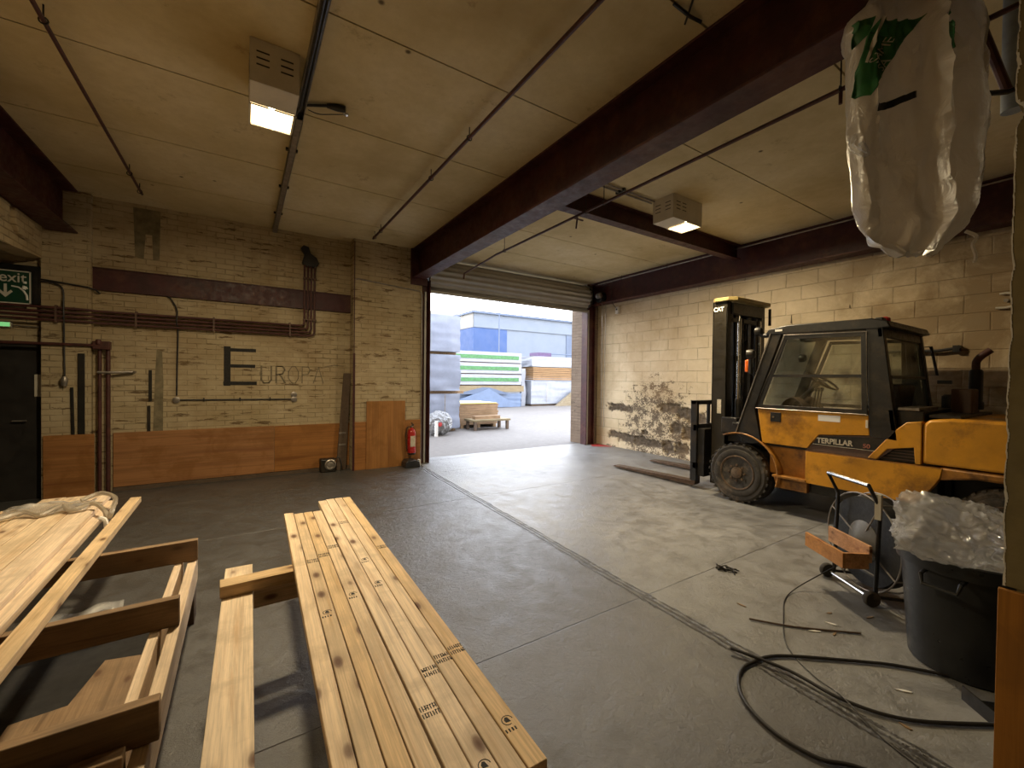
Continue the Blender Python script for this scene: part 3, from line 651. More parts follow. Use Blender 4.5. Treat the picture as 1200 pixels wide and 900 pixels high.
# thin pipe across the pier then down beside the door post
tag(MB().tube([(1.60,7.44,3.25),(1.64,7.43,3.27),(2.74,7.43,3.19),(2.775,7.43,3.15),(2.775,7.43,.02)], .011, 8).build('wall_pipe', M['galv'], loc=(2.7,7.43,1)), 'thin pale pipe crossing the brick pier and dropping beside the door post', 'pipe')
tag(MB().tube([(1.585,7.44,3.9),(1.585,7.44,1.0)], .008, 6).build('wall_cable', M['rust_pipe'], loc=(1.585,7.44,1)), 'thin brown cable down the left corner of the brick pier', 'cable')

# exit sign and its dark board
tag(MB().box((-3.3,7.62,2.46),(-2.14,7.70,2.93)).build('sign_backboard', M['black'], loc=(-2.6,7.65,2.46), bevel=.004), 'black board on the wall behind the exit sign', 'board')
t = thing('exit_sign', 'dark green exit sign with white border and down arrow hanging at the far left', 'sign', (-2.5,7.56,2.64))
MB().box((-2.80,7.545,2.44),(-2.20,7.575,2.84)).build('panel', M['green'], t, bevel=.003)
m = MB(); m.box((-2.80,7.54,2.44),(-2.20,7.55,2.452)); m.box((-2.80,7.54,2.828),(-2.20,7.55,2.84)); m.box((-2.80,7.54,2.44),(-2.788,7.55,2.84)); m.box((-2.212,7.54,2.44),(-2.20,7.55,2.84)); m.build('border', M['white'], t)
text_on('exit', .17, 'lettering', M['white'], t, (-2.465,7.543,2.70), (1,0,0), (0,0,1), .002, bold=.001, sx=.88)
ax, az = -2.41, 2.52
MB().prism([(ax-.012,az+.15),(ax+.012,az+.15),(ax+.012,az+.045),(ax+.045,az+.08),(ax+.06,az+.06),(ax,az-.01),(ax-.06,az+.06),(ax-.045,az+.08),(ax-.012,az+.045)], 1, 7.540, 7.546).build('arrow', M['white'], t)
m = MB(); m.tube([(-2.26,7.543,2.60),(-2.30,7.543,2.64),(-2.36,7.543,2.65)], .009, 6); m.tube([(-2.26,7.543,2.60),(-2.235,7.543,2.55),(-2.23,7.543,2.49)], .011, 6); m.tube([(-2.26,7.543,2.62),(-2.25,7.543,2.66)], .02, 8); m.tube([(-2.25,7.543,2.69),(-2.25,7.543,2.715)], .016, 8)
m.tube([(-2.26,7.543,2.66),(-2.225,7.543,2.63)], .008, 6); m.build('running_figure', M['paperwhite'], t)
t = thing('emergency_light', 'small green lit emergency light above the dark door', 'light', (-2.5,7.62,2.2))
MB().box((-2.60,7.64,2.16),(-2.40,7.70,2.22)).build('casing', M['white'], t, bevel=.004); MB().box((-2.595,7.635,2.165),(-2.405,7.642,2.215)).build('lens', M['greenlight'], t)
tag(MB().cyl((-2.40,7.66,2.185),(-2.14,7.66,2.175),.007,6).build('thin_conduit', M['galv'], loc=(-2.3,7.66,2.18)), 'thin pale conduit right of the green emergency light', 'conduit')

# graffiti on back wall
def stroke(pts, w, mb, y=7.697, dep=.0025, ax='back'):
    for a, b in zip(pts[:-1], pts[1:]):
        a = Vector(a); b = Vector(b); dd = (b-a); l = dd.length
        if l < 1e-6: continue
        dd /= l; nn = Vector((-dd.y, dd.x))*w/2; a2 = a - dd*w*.35; b2 = b + dd*w*.35
        mb.prism([tuple(a2+nn), tuple(b2+nn), tuple(b2-nn), tuple(a2-nn)], 1, y-dep, y+.01)
m = MB(); x0, x1, z0, z1 = -.235, .15, 1.47, 2.01
stroke([(x0+.03,z0),(x0+.03,z1)], .085, m); stroke([(x0+.04,z1-.02),(x1,z1-.02)], .05, m, 7.6965); stroke([(x0+.04,1.745),(x1-.01,1.745)], .05, m, 7.6965); stroke([(x0,z0+.01),(x1+.01,z0+.01)], .055, m, 7.6965)
tag(m.build('painted_letter', M['scuffedink'], wall_back), 'large black painted letter E')
m = MB()
def sc(pts, ox, w): stroke([(ox+a*w, 1.485+b*.27) for a, b in pts], .013, m)
for rep in (0, .012):
    sc([(0,1),(0,.2),(.2,0),(.6,0),(.8,.2),(.8,1)], .235+rep, .17)
    sc([(0,0),(0,1),(.6,1),(.8,.8),(.6,.55),(0,.5)], .44+rep, .15); sc([(.35,.5),(.85,0)], .44+rep, .15)
sc([(.3,0),(0,.3),(0,.7),(.3,1),(.6,1),(.85,.7),(.85,.3),(.6,0),(.3,0)], .62, .17)
sc([(0,0),(0,1),(.6,1),(.8,.8),(.6,.55),(0,.5)], .82, .15)
sc([(0,0),(.45,1),(.9,0)], .99, .17); sc([(.2,.4),(.72,.4)], .99, .17)
sc([(0,1.02),(1,1.15),(2.0,1.1)], 1.16, .15)
tag(m.build('scrawled_letters', M['pencil'], wall_back), 'faint scrawled letters UROPA')

# plywood boards at the foot of the left wall
tag(MB().box((-2.11,7.575,0),(-1.645,7.60,.81)).build('wall_boarding', M['ply'], loc=(-1.9,7.58,0), bevel=.002), 'small square orange plywood board at the foot of the wall beside the dark door', 'panel')
t = thing('wall_boarding', 'long orange plywood boarding along the foot of the left brick wall', 'panel', (0,7.68,0))
MB().box((-1.48,7.675,.06),(.42,7.70,.80)).build('board', M['ply'], t, bevel=.002); MB().box((.424,7.677,.06),(1.565,7.70,.795)).build('board', M['ply'], t, bevel=.002)
tag(MB().box((-1.48,7.67,0),(1.565,7.70,.055)).build('skirting_strip', M['wood_dark'], loc=(0,7.68,0)), 'dark timber strip under the long plywood boarding', 'skirting')
t = thing('wall_boarding', 'orange plywood stepped panel on the brick pier behind the fire extinguisher', 'panel', (2.1,7.43,0))
MB().box((1.60,7.425,0),(2.785,7.45,.825)).build('lower_board', M['ply'], t, bevel=.002)
MB().box((1.79,7.41,0),(2.47,7.425,1.18)).build('tall_board', M['ply_v'], t, bevel=.002)
MB().box((1.57,7.425,0),(1.60,7.45,2.0)).build('edge_strip', M['maroon'], t)
# timber leaning on the wall by the pier
t = thing('leaning_board', 'dark narrow timber board leaning upright against the left side of the brick pier', 'board', (1.45,7.55,0))
MB().prism([(1.34,0),(1.50,0),(1.565,1.66),(1.455,1.66)], 1, 7.60, 7.64).build('board', M['wood_dark'], t, bevel=.003)
each('tape_strip', M['galv'], t, [((1.38,7.595,z),(1.49,7.601,z+.03)) for z in (.42,.62)])
t = thing('floor_box', 'small dark box with a round face below the leaning board', 'box', (1.2,7.5,0))
MB().box((1.08,7.5,0),(1.32,7.66,.22)).build('case', M['black'], t, bevel=.015); MB().lathe([(.09,0),(.09,.02),(.07,.03),(.05,.01),(.02,.02)], (1.23,7.5,.13), (0,-1,0), 20).build('round_face', M['galv'], t)
MB().tube(smoothpath([(1.3,7.52,.2),(1.36,7.5,.24),(1.4,7.48,.12),(1.38,7.47,.01)]), .01, 6).build('cable', M['cable'], t)

# fire extinguisher
t = thing('fire_extinguisher', 'red fire extinguisher with black hose hung on the plywood pier beside the door', 'extinguisher', (2.57,7.34,.2))
MB().lathe([(.055,0),(.07,.01),(.074,.03),(.074,.36),(.066,.41),(.045,.445),(.022,.46),(.02,.48)], (2.57,7.335,.22), (0,0,1), 24).build('cylinder', M['red'], t)
MB().lathe([(.058,0),(.0755,.015),(.0755,.035),(.07,.04)], (2.57,7.335,.205), (0,0,1), 24).build('foot_ring', M['black'], t)
MB().lathe([(.022,0),(.025,.02),(.018,.04)], (2.57,7.335,.70), (0,0,1), 12).build('valve', M['galv'], t)
MB().box((2.56,7.26,.735),(2.58,7.36,.745)).box((2.56,7.25,.76),(2.58,7.36,.77),Matrix.Rotation(.25,3,'X')).build('handle', M['black'], t, bevel=.002)
MB().tube(smoothpath([(2.55,7.33,.71),(2.49,7.33,.70),(2.465,7.33,.6),(2.47,7.33,.4),(2.485,7.33,.27)]), .010, 8).build('hose', M['black'], t)
MB().prism([(2.525,.36),(2.615,.36),(2.615,.55),(2.525,.55)], 1, 7.2585, 7.275).build('label_plate', M['silvertext'], t)
MB().box((2.55,7.40,.45),(2.59,7.412,.62)).build('wall_bracket', M['black'], t)
t = thing('extinguisher_base', 'black plastic tray on the floor below the fire extinguisher', 'tray', (2.52,7.28,0))
MB().prism([(2.40,0),(2.68,0),(2.66,.10),(2.60,.13),(2.46,.13),(2.41,.09)], 1, 7.16, 7.40).build('tray', M['blackpl'], t, bevel=.01)
MB().box((2.665,7.2,.02),(2.70,7.3,.12)).build('pale_scrap', M['white'], t, bevel=.006)

# right wall odds and ends
t = thing('wall_bracket', 'pale curved pipe bracket on the blockwork wall behind the wall end at the right', 'bracket', (7.45,.95,2.6))
ring = [(7.46,.93+.075*math.cos(a),2.57+.075*math.sin(a)) for a in [R(-120+20*k) for k in range(13)]]
MB().tube([(7.46,1.05,2.66)]+[(7.46, 1.0-.09*math.sin(R(a)), 2.58+.085*math.cos(R(a))) for a in range(0,181,20)]+[(7.46,1.08,2.50)], .014, 8).build('bracket', M['white'], t)
MB().cyl((7.46,1.0,2.58),(7.52,1.0,2.58),.02,8).build('fixing', M['galv'], t)
tag(MB().tube([(7.44,2.05,2.03),(7.44,1.55,2.02),(7.44,1.35,2.05)], .02, 8).box((7.42,1.36,2.0),(7.51,1.42,2.08)).build('wall_pipe', M['black'], loc=(7.44,1.7,2.03)), 'dark horizontal pipe on the blockwork wall behind the exhaust stack', 'pipe')
for i, (y, z, w, h) in enumerate(((3.28,2.62,.025,.16),(2.5,2.72,.03,.07))):
    flat_patch([(y-w/2,z-h/2),(y+w/2,z-h/2+.02),(y+w/2-.01,z+h/2),(y-w/2+.01,z+h/2-.03)], 7.5, 'bare_patch', M_peelmark, wall_right)
# red paint mark on floor by the right door post
MB().prism([(7.05,7.35),(7.45,7.1),(7.47,7.5),(7.44,7.62),(7.2,7.6)], 2, -.01, .003).build('red_paint_mark', M['redmark'], bpy.data.objects['floor'])

# ---------------------------------------------------------------- timber
def board(name, label, cat, x0, x1, z0, z1, y0, y1, mat, skew=0.0, group=None, bev=.002, parent=None, dz=0):
    """board along Y; skew = dx/dy"""
    m = MB(); L = y1-y0; w = x1-x0; h = z1-z0; m.box((-w/2,-L/2,-h/2),(w/2,L/2,h/2))
    o = m.build(name, mat, parent, loc=((x0+x1)/2,(y0+y1)/2,(z0+z1)/2), rot=(math.atan2(dz, L),0,-math.atan(skew)), local=True, bevel=bev)
    if label: tag(o, label, cat, group)
    return o
def crossboard(name, label, cat, x0, x1, z0, z1, y0, y1, mat, rz=0, bev=.002):
    m = MB(); L = x1-x0; w = y1-y0; h = z1-z0; m.box((-w/2,-L/2,-h/2),(w/2,L/2,h/2))
    o = m.build(name, mat, None, loc=((x0+x1)/2,(y0+y1)/2,(z0+z1)/2), rot=(0,0,-math.pi/2+rz), local=True, bevel=bev)
    if label: tag(o, label, cat)
    return o
W = .0615
far = [3.43,3.39,3.39,3.38,3.64,3.66,3.66,3.65]
near = [.62,.60,.64,.62,.80,.78,.82,.86]
ordl = ['leftmost of the eight new pine studs in the foreground', 'second from the left of the eight pine studs', 'third from the left of the eight pine studs', 'fourth from the left of the eight pine studs in the foreground',
        'fifth of the eight pine studs, first one reaching further back', 'sixth from the left of the eight pine studs, with the darkest ink stamp', 'seventh from the left of the eight pine studs', 'rightmost of the eight pine studs, its near end in view']
mats = ['wood_amber','wood','wood_amber','wood','wood','wood','wood','wood_amber']
def stamp(parent, yc, kind, w):
    """ink marks on top of a stud, local coordinates"""
    m = MB(); z = .0192
    rnd = random.Random(int(abs(yc)*100)+kind)
    if kind == 0:   # ring mark with a small tree-like blot and bars
        ring = [(.018*math.cos(a), yc+.018*math.sin(a), z) for a in [k*math.pi/10 for k in range(17)]]
        for a, b in zip(ring[:-1], ring[1:]):
            m.prism([(a[0]*.86,yc+(a[1]-yc)*.86),(a[0],a[1]),(b[0],b[1]),(b[0]*.86,yc+(b[1]-yc)*.86)], 2, z-.001, z+.0004)
        m.prism([(-.008,yc-.006),(.008,yc-.008),(.004,yc+.010),(-.003,yc+.012),(-.009,yc+.004)], 2, z-.001, z+.0004)
        for k in range(4): m.box((-.024+.010*k,yc-.040,z-.001),(-.020+.010*k+.003*rnd.random(),yc-.028,z+.0004))
    else:           # two rows of stamped glyph bars
        for row in range(2):
            for k in range(7):
                x = -w/2+.006+.008*k; y = yc+row*.028
                m.box((x,y,z-.001),(x+.003,y+.018+.004*rnd.random(),z+.0004))
                if rnd.random() < .6: m.box((x,y+.008*rnd.random(),z-.001),(x+.007,y+.004+.008*rnd.random(),z+.0004))
                if rnd.random() < .5: m.box((x,y+.016,z-.001),(x+.006,y+.019,z+.0004))
    o = m.build('ink_stamp', M['ink'], parent, local=True); return tag(o, 'black ink stamp')
for i in range(8):
    skew = .026; yc = (far[i]+near[i])/2
    xl = .162 + W*i + skew*yc + (.0 if i < 4 else .004)
    gap = .0018
    o = board('timber_stud', ordl[i], 'timber', xl+gap, xl+W-gap, .562, .600, near[i], far[i], M[mats[i]], skew, 'new pine studs stacked side by side in the foreground', .0025)
    marks = {1:[(2.45,1),(1.9,0)], 3:[(2.6,1),(2.0,0)], 4:[(1.15,1)], 5:[(3.0,1),(2.35,0),(2.05,0),(1.31,1),(.93,0)], 6:[(1.35,1)], 7:[(2.45,1),(1.37,1),(1.02,0)], 2:[(2.5,1)]}.get(i, [])
    for y, k in marks: stamp(o, y-yc, k, W)
# bearers under the stud stack
crossboard('timber_bearer', 'pine bearer under the far end of the new studs', 'timber', -.095,.68,.502,.560,2.49,2.585,M['wood_amber'],.03)
crossboard('timber_bearer', 'dark edged pine rail below the bearer of the new studs', 'timber', .05,.70,.36,.50,2.60,2.645,M['wood_amber'],.03)
crossboard('timber_bearer', 'pine bearer under the near end of the new studs', 'timber', .18,.60,.502,.560,.92,1.0,M['wood_amber'],.0)
board('timber_plank', 'broad pine plank lying low just left of the new studs', 'timber', -.095, .035, .458, .500, .55, 2.86, M['wood'], .012)
board('timber_plank', 'hidden pine plank below the stack of new studs', 'timber', .55, .68, .458, .500, .55, 2.86, M['wood'], .012)
def trestle(x, y, h, label):
    t = thing('trestle_leg', label, 'trestle', (x,y,0)); MB().box((x-.045,y-.045,.04),(x+.045,y+.045,h)).build('post', M['wood_dark'], t); MB().box((x-.12,y-.09,0),(x+.12,y+.09,.04)).build('foot', M['wood_dark'], t)
trestle(.62,2.35,.457,'dark timber post under the middle of the new studs'); trestle(.55,.75,.457,'dark timber post under the near end of the new studs')
trestle(-.03,.8,.457,'dark timber post under the near end of the broad low plank')
trestle(.66,2.623,.36,'dark timber post under the far rail of the new studs')
# left rack
lab = ['far rough timber cross member of the rack on the left', 'middle rough timber cross member of the rack on the left', 'near rough timber cross member of the rack on the left']
for (y, x1), l in zip(((3.49,-.252),(2.63,-.262),(1.84,-.235)), lab):
    crossboard('timber_crossbar', l, 'timber', -2.2, x1, .362, .50, y-.045, y, M['wood_old'], .02, .004)
crossboard('timber_crossbar', 'lower rough timber rail just in front of the near cross member on the left', 'timber', -2.2, -.315, .27, .40, 1.73, 1.785, M['wood_old'], .01, .004)
board('timber_side_rail', 'outer splintered pale timber rail under the ends of the left cross members', 'timber', -.305,-.258,.20,.360,.9,3.56,M['wood_pale'],0,None,.004)
board('timber_side_rail', 'inner splintered pale timber rail under the ends of the left cross members', 'timber', -.375,-.335,.20,.360,.9,3.56,M['wood_pale'],0,None,.004)
mb = MB()
board('timber_side_rail', 'dark hidden timber rail at the far side of the left rack', 'timber', -2.1,-2.05,.20,.360,.9,3.56,M['wood_old'])
for i, y in enumerate((1.1,3.4)):
    for j, x in enumerate((-.32,-2.07)):
        m = MB().box((x-.06,y-.07,0),(x+.06,y+.07,.2)); tag(m.build('timber_block', M['wood_dark'], loc=(x,y,0), bevel=.004), ['near','far'][i]+' dark timber block under the '+['right','left'][j]+' rails of the left rack', 'block')
# boards on the rack
bl = ['pale board at the right edge of the bundle on the left rack', 'second pale board from the right of the bundle on the left rack', 'third pale board from the right of the bundle on the left rack', 'pale board at the far left of the bundle on the left rack']
for lay in range(2):
    for i in range(4):
        x1 = -.905 - .141*i + (.05 if lay == 0 else 0) - (.006 if lay else 0); f = [4.83,4.86,4.88,4.62][i] - (.0 if lay else .08)
        z0 = .5025 + .038*lay
        lb = bl[i].replace('bundle', 'bundle') if lay else ['right','second right','third right','left'][i] + ' hand board in the lower layer of the bundle on the left rack'
        if lay: lb = 'top ' + bl[i]
        board('timber_board', lb, 'timber', x1-.1355, x1, z0, z0+.0372, 1.5, f, M['wood_pale'] if i == 0 else M['wood'], -.020, 'pale boards in the bundle on the left rack', .002)
board('timber_batten', 'single long pine batten lying on the left rack beside the board bundle', 'timber', -.792,-.722,.502,.547,1.5,4.74,M['wood_amber'],-.008,None,.002)
# torn wrap on the bundle
def crumple_sheet(u, v):
    x = -1.40 + .62*u; y = 4.30 + .30*v + .10*noise.noise(Vector((u*4, v*3, 0)))
    z = .592 + .022*abs(noise.noise(Vector((u*9, v*7, 3)))) + .03*max(0, noise.noise(Vector((u*5, v*5, 9))))
    return (x + .02*noise.noise(Vector((u*8, v*8, 5))), y, z)
t = thing('torn_wrap', 'torn clear and brown plastic wrap with strapping across the far end of the board bundle', 'wrap', (-1.1,4.4,.58))
MB().grid(lambda u, v: (lambda p: (p[0]-.05 if u < .5 else p[0]-.02, p[1]-.02*math.sin(u*9), p[2]))(crumple_sheet(u*.72, v)), 40, 22).build('film', M['film'], t, solid=.001, smooth=60)
MB().tube(smoothpath([(-1.42,4.22,.60),(-1.3,4.33,.615),(-1.2,4.26,.60),(-1.12,4.38,.625),(-1.05,4.28,.60),(-.95,4.33,.625),(-.86,4.20,.60),(-.815,4.1,.56),(-.80,4.15,.62),(-.84,4.4,.64),(-.95,4.55,.65),(-1.05,4.5,.62)]), [.016]*67, 6).build('twisted_strap', M['sack'], t)
tag(MB().tube(smoothpath([(-.845,4.02,.585),(-.812,4.0,.57),(-.805,3.99,.50),(-.812,3.97,.40),(-.83,3.98,.37)]), [.014]*25, 6).build('strap_tail', M['paperwhite'], t), 'white strap end hanging down')
# rubbish under the rack; the black sheet is added as its floor shade
tag(MB().grid(lambda u, v: (-2.25+1.83*u, .6+2.95*v, .006+.012*max(0, noise.noise(Vector((u*6, v*8, 2))))), 30, 40).build('shade_sheet', M['dark'], loc=(-1.3,2.1,0), solid=.004, smooth=60), 'added black sheet standing in for shade on the floor under the left rack', 'sheet')
tag(MB().prism([(-.86,1.95),(-.43,1.95),(-.43,3.0),(-.62,3.05),(-.68,2.72),(-.86,2.70)], 2, .045, .06).build('plywood_offcut', M['wood_old'], loc=(-.6,2.2,.045), bevel=.002), 'brown plywood offcut lying under the left rack beside the side rails', 'offcut')
tag(MB().prism([(-1.9,1.8),(-.60,1.8),(-.64,2.62),(-1.9,2.8)], 2, .022, .044).build('plywood_offcut', M['wood_dark'], loc=(-1.4,2.0,.022)), 'dusty grey board lying under the left rack', 'offcut')
def fold(u, v):
    return (-1.7+1.05*u, 3.25+.3*v+.1*u + .05*noise.noise(Vector((u*4,v*3,1))), .10+.06*noise.noise(Vector((u*7,v*6,2)))+.04*math.sin(v*7))
tag(MB().grid(fold, 40, 16).build('plastic_film', M['film'], loc=(-1.2,3.4,.1), solid=.001, smooth=60), 'crumpled shiny plastic film lying in the dark under the left rack', 'film')

# ---------------------------------------------------------------- forklift
FX = 6.25
fk = thing('forklift', 'large yellow and black diesel forklift with enclosed cab parked along the right wall', 'forklift', (FX,2.2,0))
def P(mb, name, mat, bev=0, par=None, **k): return mb.build(name, M[mat] if isinstance(mat, str) else mat, par or fk, bevel=bev, **k)
S0, S1 = 5.50, 7.00
def wheel(x0, sgn, y, r, w, name):
    m = MB(); ax = (sgn,0,0)
    prof = [(r*.58,w*.02),(r*.62,0),(r*.72,-.006),(r*.78,.0),(r*.80,.008),(r*.90,.004),(r*.965,.02),(r,.05),(r*.985,w*.35),(r,w*.37),(r,w*.6),(r*.985,w*.62),(r,w-.05),(r*.965,w-.02),(r*.6,w)]
    m.lathe(prof, (x0,y,r), ax, 48)
    for k in range(28):
        a = 2*math.pi*k/28; rot = Matrix.Rotation(a, 3, 'X')
        c = Vector((x0+sgn*.035,y,r)) + rot @ Vector((0,0,r-.004)); q = MB().box((c.x-.03,c.y-.016,c.z-.009),(c.x+.03,c.y+.016,c.z+.009), rot); m.add(q.v, q.f)
    o = P(m, name, 'rubber', smooth=30)
    h = MB().lathe([(r*.60,.012),(r*.57,-.004),(r*.53,.0),(r*.50,.045),(r*.42,.06),(r*.36,.05),(r*.33,.02),(r*.20,.012),(r*.18,-.01),(r*.08,-.016)], (x0,y,r), ax, 40)
    for k in range(8):
        a = 2*math.pi*k/8; c = Vector((x0,y+math.cos(a)*r*.265,r+math.sin(a)*r*.265)); h.cyl(c+Vector((sgn*.02,0,0)), c-Vector((sgn*.012,0,0)), .015, 6)
    P(h, 'rim', 'rim', par=o, smooth=30)
wheel(S0, 1, 3.03, .39, .30, 'front_wheel'); wheel(S1, -1, 3.03, .39, .30, 'front_wheel')
wheel(S0+.06, 1, .70, .34, .26, 'rear_wheel'); wheel(S1-.06, -1, .70, .34, .26, 'rear_wheel')
# chassis core and axle
m = MB(); m.box((5.86,1.1,.28),(6.64,3.2,.80)); m.box((5.62,1.15,.30),(6.88,2.4,.78)); m.cyl((5.75,3.03,.39),(6.75,3.03,.39),.13,16); m.cyl((5.75,.70,.34),(6.75,.70,.34),.09,12); m.box((5.95,.2,.35),(6.55,1.2,.8))
P(m, 'chassis', 'black', .008)
arch = [(1.10,.80),(1.11,.72),(1.16,.62),(1.22,.52),(1.28,.43)]
for x, s in ((S0,1),(S1-.12,1)):
    P(MB().prism([(2.23,.43),(2.23,.80)] + arch, 0, x, x+.12), 'side_panel', 'yellow', .006)
P(MB().box((S0+.001,1.10,.796),(S0+.12,2.24,.806)), 'panel_lip', 'yellow_dirty')
P(MB().box((S0+.09,2.23,.46),(S0+.14,2.66,.84)), 'recessed_panel', 'yellow_dirty', .004)
P(MB().box((S0-.02,2.22,.435),(S0+.22,2.58,.462)), 'step', 'yellow_dirty', .004)
P(MB().prism([(2.23,.30),(2.23,.435),(2.60,.435),(2.55,.30)], 0, S0+.05, S0+.15), 'step_bracket', 'yellow_dirty')
# counterweight and hood
cw = [(1.12,.69),(1.12,.815),(-.28,.815),(-.36,.6),(-.30,.35),(.25,.30),(.28,.55),(.40,.70),(.55,.74),(.9,.74)]
P(MB().prism(cw, 0, S0+.01, S1-.01), 'counterweight', 'yellow_dirty', .02)
hd = [(1.24,.83),(1.24,1.20),(1.20,1.255),(1.05,1.275),(-.10,1.27),(-.28,1.18),(-.33,.83)]
P(MB().prism(hd, 0, S0+.005, S1-.005), 'hood', 'yellow', .025)
P(MB().prism([(1.245,.815),(1.245,1.235),(1.36,1.215),(1.45,1.12),(1.66,.815),(1.58,.815),(1.50,.93),(1.30,.975),(1.29,.815)], 0, S0, S0+.16), 'hood_flare', 'yellow', .008)
P(MB().prism([(1.29,.815),(1.30,.975),(1.50,.93),(1.58,.815)], 0, S0+.05, S0+.12), 'air_vent', 'black')
each('vent_louvre', M['brownbox'], fk, [((S0+.03,1.30,.835+.03*k),(S0+.05,1.56-.035*k,.842+.03*k)) for k in range(4)])
P(MB().prism([(1.245,.815),(1.245,1.235),(1.36,1.215),(1.66,.815)], 0, S1-.16, S1), 'hood_flare', 'yellow', .008)
# cab lower sides
low = [(2.775,1.255),(1.655,1.255),(1.645,1.05),(2.10,1.005),(2.215,.835),(2.715,.835)]
P(MB().prism(low, 0, S0, S0+.05), 'cab_door', 'yellow', .006)
P(MB().prism([(2.83,1.25),(1.655,1.25),(1.645,.81),(2.73,.81)], 0, 6.75, 6.80), 'cab_side_panel', 'yellow_dirty', .004)
P(MB().box((S0-.006,2.50,1.11),(S0+.004,2.62,1.225)), 'door_lock', 'black', .004)
P(MB().cyl((S0-.01,2.585,1.17),(S0,2.585,1.17),.014,12), 'lock_barrel', 'chrome')
P(MB().box((S0-.002,1.90,1.165),(S0+.002,2.11,1.235)), 'white_sticker', 'paperwhite')
P(MB().box((S0-.012,1.655,1.13),(S0+.0,1.675,1.21)), 'hinge', 'cream')
# black name band
P(MB().prism([(2.10,1.0),(1.645,1.045),(1.42,1.06),(1.40,.99),(1.58,.81),(2.23,.81)], 0, S0+.012, S0+.06), 'name_band', 'brownbox')
P(MB().prism([(2.095,.99),(1.645,1.03),(1.46,1.03),(1.53,.90),(2.17,.885)], 0, S0+.006, S0+.02), 'name_plate', 'black')
text_on('TERPILLAR', .082, 'lettering', M['silvertext'], fk, (S0+.004,2.12,.915), (0,-1,.012), (0,0,1), .002, bold=.0022, sx=.86)
text_on('50', .062, 'lettering', mat_plain('dim_red_lettering', (.30,.11,.07), .6), fk, (S0+.003,1.70,.915), (0,-1,.0), (0,0,1), .002, bold=.0015)
P(MB().box((S0+.003,1.53,.893),(S0+.007,2.16,.898)), 'pinstripe', 'silvertext')
# A pillar with kick panel
ap = [(3.05,.91),(2.63,2.20),(2.50,2.22),(2.815,1.27),(2.725,.835),(2.87,.80),(2.98,.86)]
for x in (S0, 6.75): P(MB().prism(ap, 0, x, x+.06), 'front_pillar', 'black', .006)
P(MB().tube([(S0-.004,3.05,.92),(S0-.004,2.635,2.20)], .008, 6), 'pillar_trim', 'galv')
# B pillar / rear quarter
bp_ = [(1.70,2.20),(1.56,2.20),(1.43,1.10),(1.42,1.02),(1.64,1.04),(1.655,1.25)]
for x in (S0, 6.75): P(MB().prism(bp_, 0, x, x+.07), 'rear_pillar', 'black', .006)
# window frame
def frame(x, th=.02):
    m = MB(); tl, tr, br, bl = (2.475,2.16),(1.69,2.135),(1.668,1.27),(2.80,1.27)
    w = .035; itl, itr, ibr, ibl = (2.455,2.115),(1.735,2.095),(1.715,1.315),(2.725,1.315)
    for a, b, c, d in ((tl,tr,itr,itl),(tr,br,ibr,itr),(br,bl,ibl,ibr),(bl,tl,itl,ibl)): m.prism([a,b,c,d], 0, x, x+th)
    return m
P(frame(S0-.004), 'window_frame', 'black', .002)
P(frame(6.76), 'window_frame', 'black', .002)
P(MB().tube([(S0-.008,2.80,1.268),(S0-.008,2.478,2.165),(S0-.008,1.688,2.14),(S0-.008,1.664,1.268)], .006, 6, closed=True), 'frame_trim', 'galv')
for x in (S0+.008, 6.77): P(MB().box((x-.006,1.72,1.66),(x+.008,2.62,1.69)), 'window_bar', 'black')
P(MB().box((S0+.004,2.10,1.315),(S0+.016,2.125,1.66)) if 0 else MB().box((6.765,2.03,1.69),(6.78,2.06,2.1)), 'window_bar', 'black')
for x in (S0+.010, 6.772): P(MB().prism([(2.70,1.32),(1.72,1.32),(1.735,2.095),(2.445,2.11)], 0, x, x+.004), 'side_glass', 'glass')
# roof
rf = [(2.70,2.19),(2.66,2.25),(2.45,2.285),(1.65,2.275),(1.52,2.24),(1.49,2.17),(1.60,2.16),(2.6,2.18)]
P(MB().prism(rf, 0, S0-.01, 6.83), 'roof', 'black', .012)
P(MB().box((S0-.014,2.50,2.215),(S0-.008,2.58,2.24)), 'roof_sticker', 'paperwhite')
# rear face
m = MB()
def rr(x0, x1, t0, t1):   # strip on leaning rear plane, t from 0 (z1.15) to 1 (z2.18)
    def yy(t): return 1.435 + .13*t
    zz = lambda t: 1.12 + 1.06*t
    m.add([(x0,yy(t0),zz(t0)),(x1,yy(t0),zz(t0)),(x1,yy(t1),zz(t1)),(x0,yy(t1),zz(t1)),(x0,yy(t0)+.04,zz(t0)),(x1,yy(t0)+.04,zz(t0)),(x1,yy(t1)+.04,zz(t1)),(x0,yy(t1)+.04,zz(t1))],
          [(0,1,2,3),(7,6,5,4),(0,4,5,1),(1,5,6,2),(2,6,7,3),(3,7,4,0)])
rr(5.52,5.60,0,1); rr(6.72,6.82,0,1); rr(5.5,6.82,.90,1); rr(5.5,6.82,0,.20); rr(5.6,6.72,.50,.53)
P(m, 'rear_frame', 'black', .004)
m = MB(); rr(5.60,6.72,.2,.9); m.v = [Vector((v.x, v.y*1.0+.01, v.z)) for v in m.v]; P(m, 'rear_glass', 'glass')
P(MB().box((5.58,1.25,1.10),(6.75,1.46,1.33)), 'rear_ledge', 'black', .01)
P(MB().box((5.56,1.28,1.33),(6.2,1.44,1.36)), 'ledge_cap', 'galv', .004)
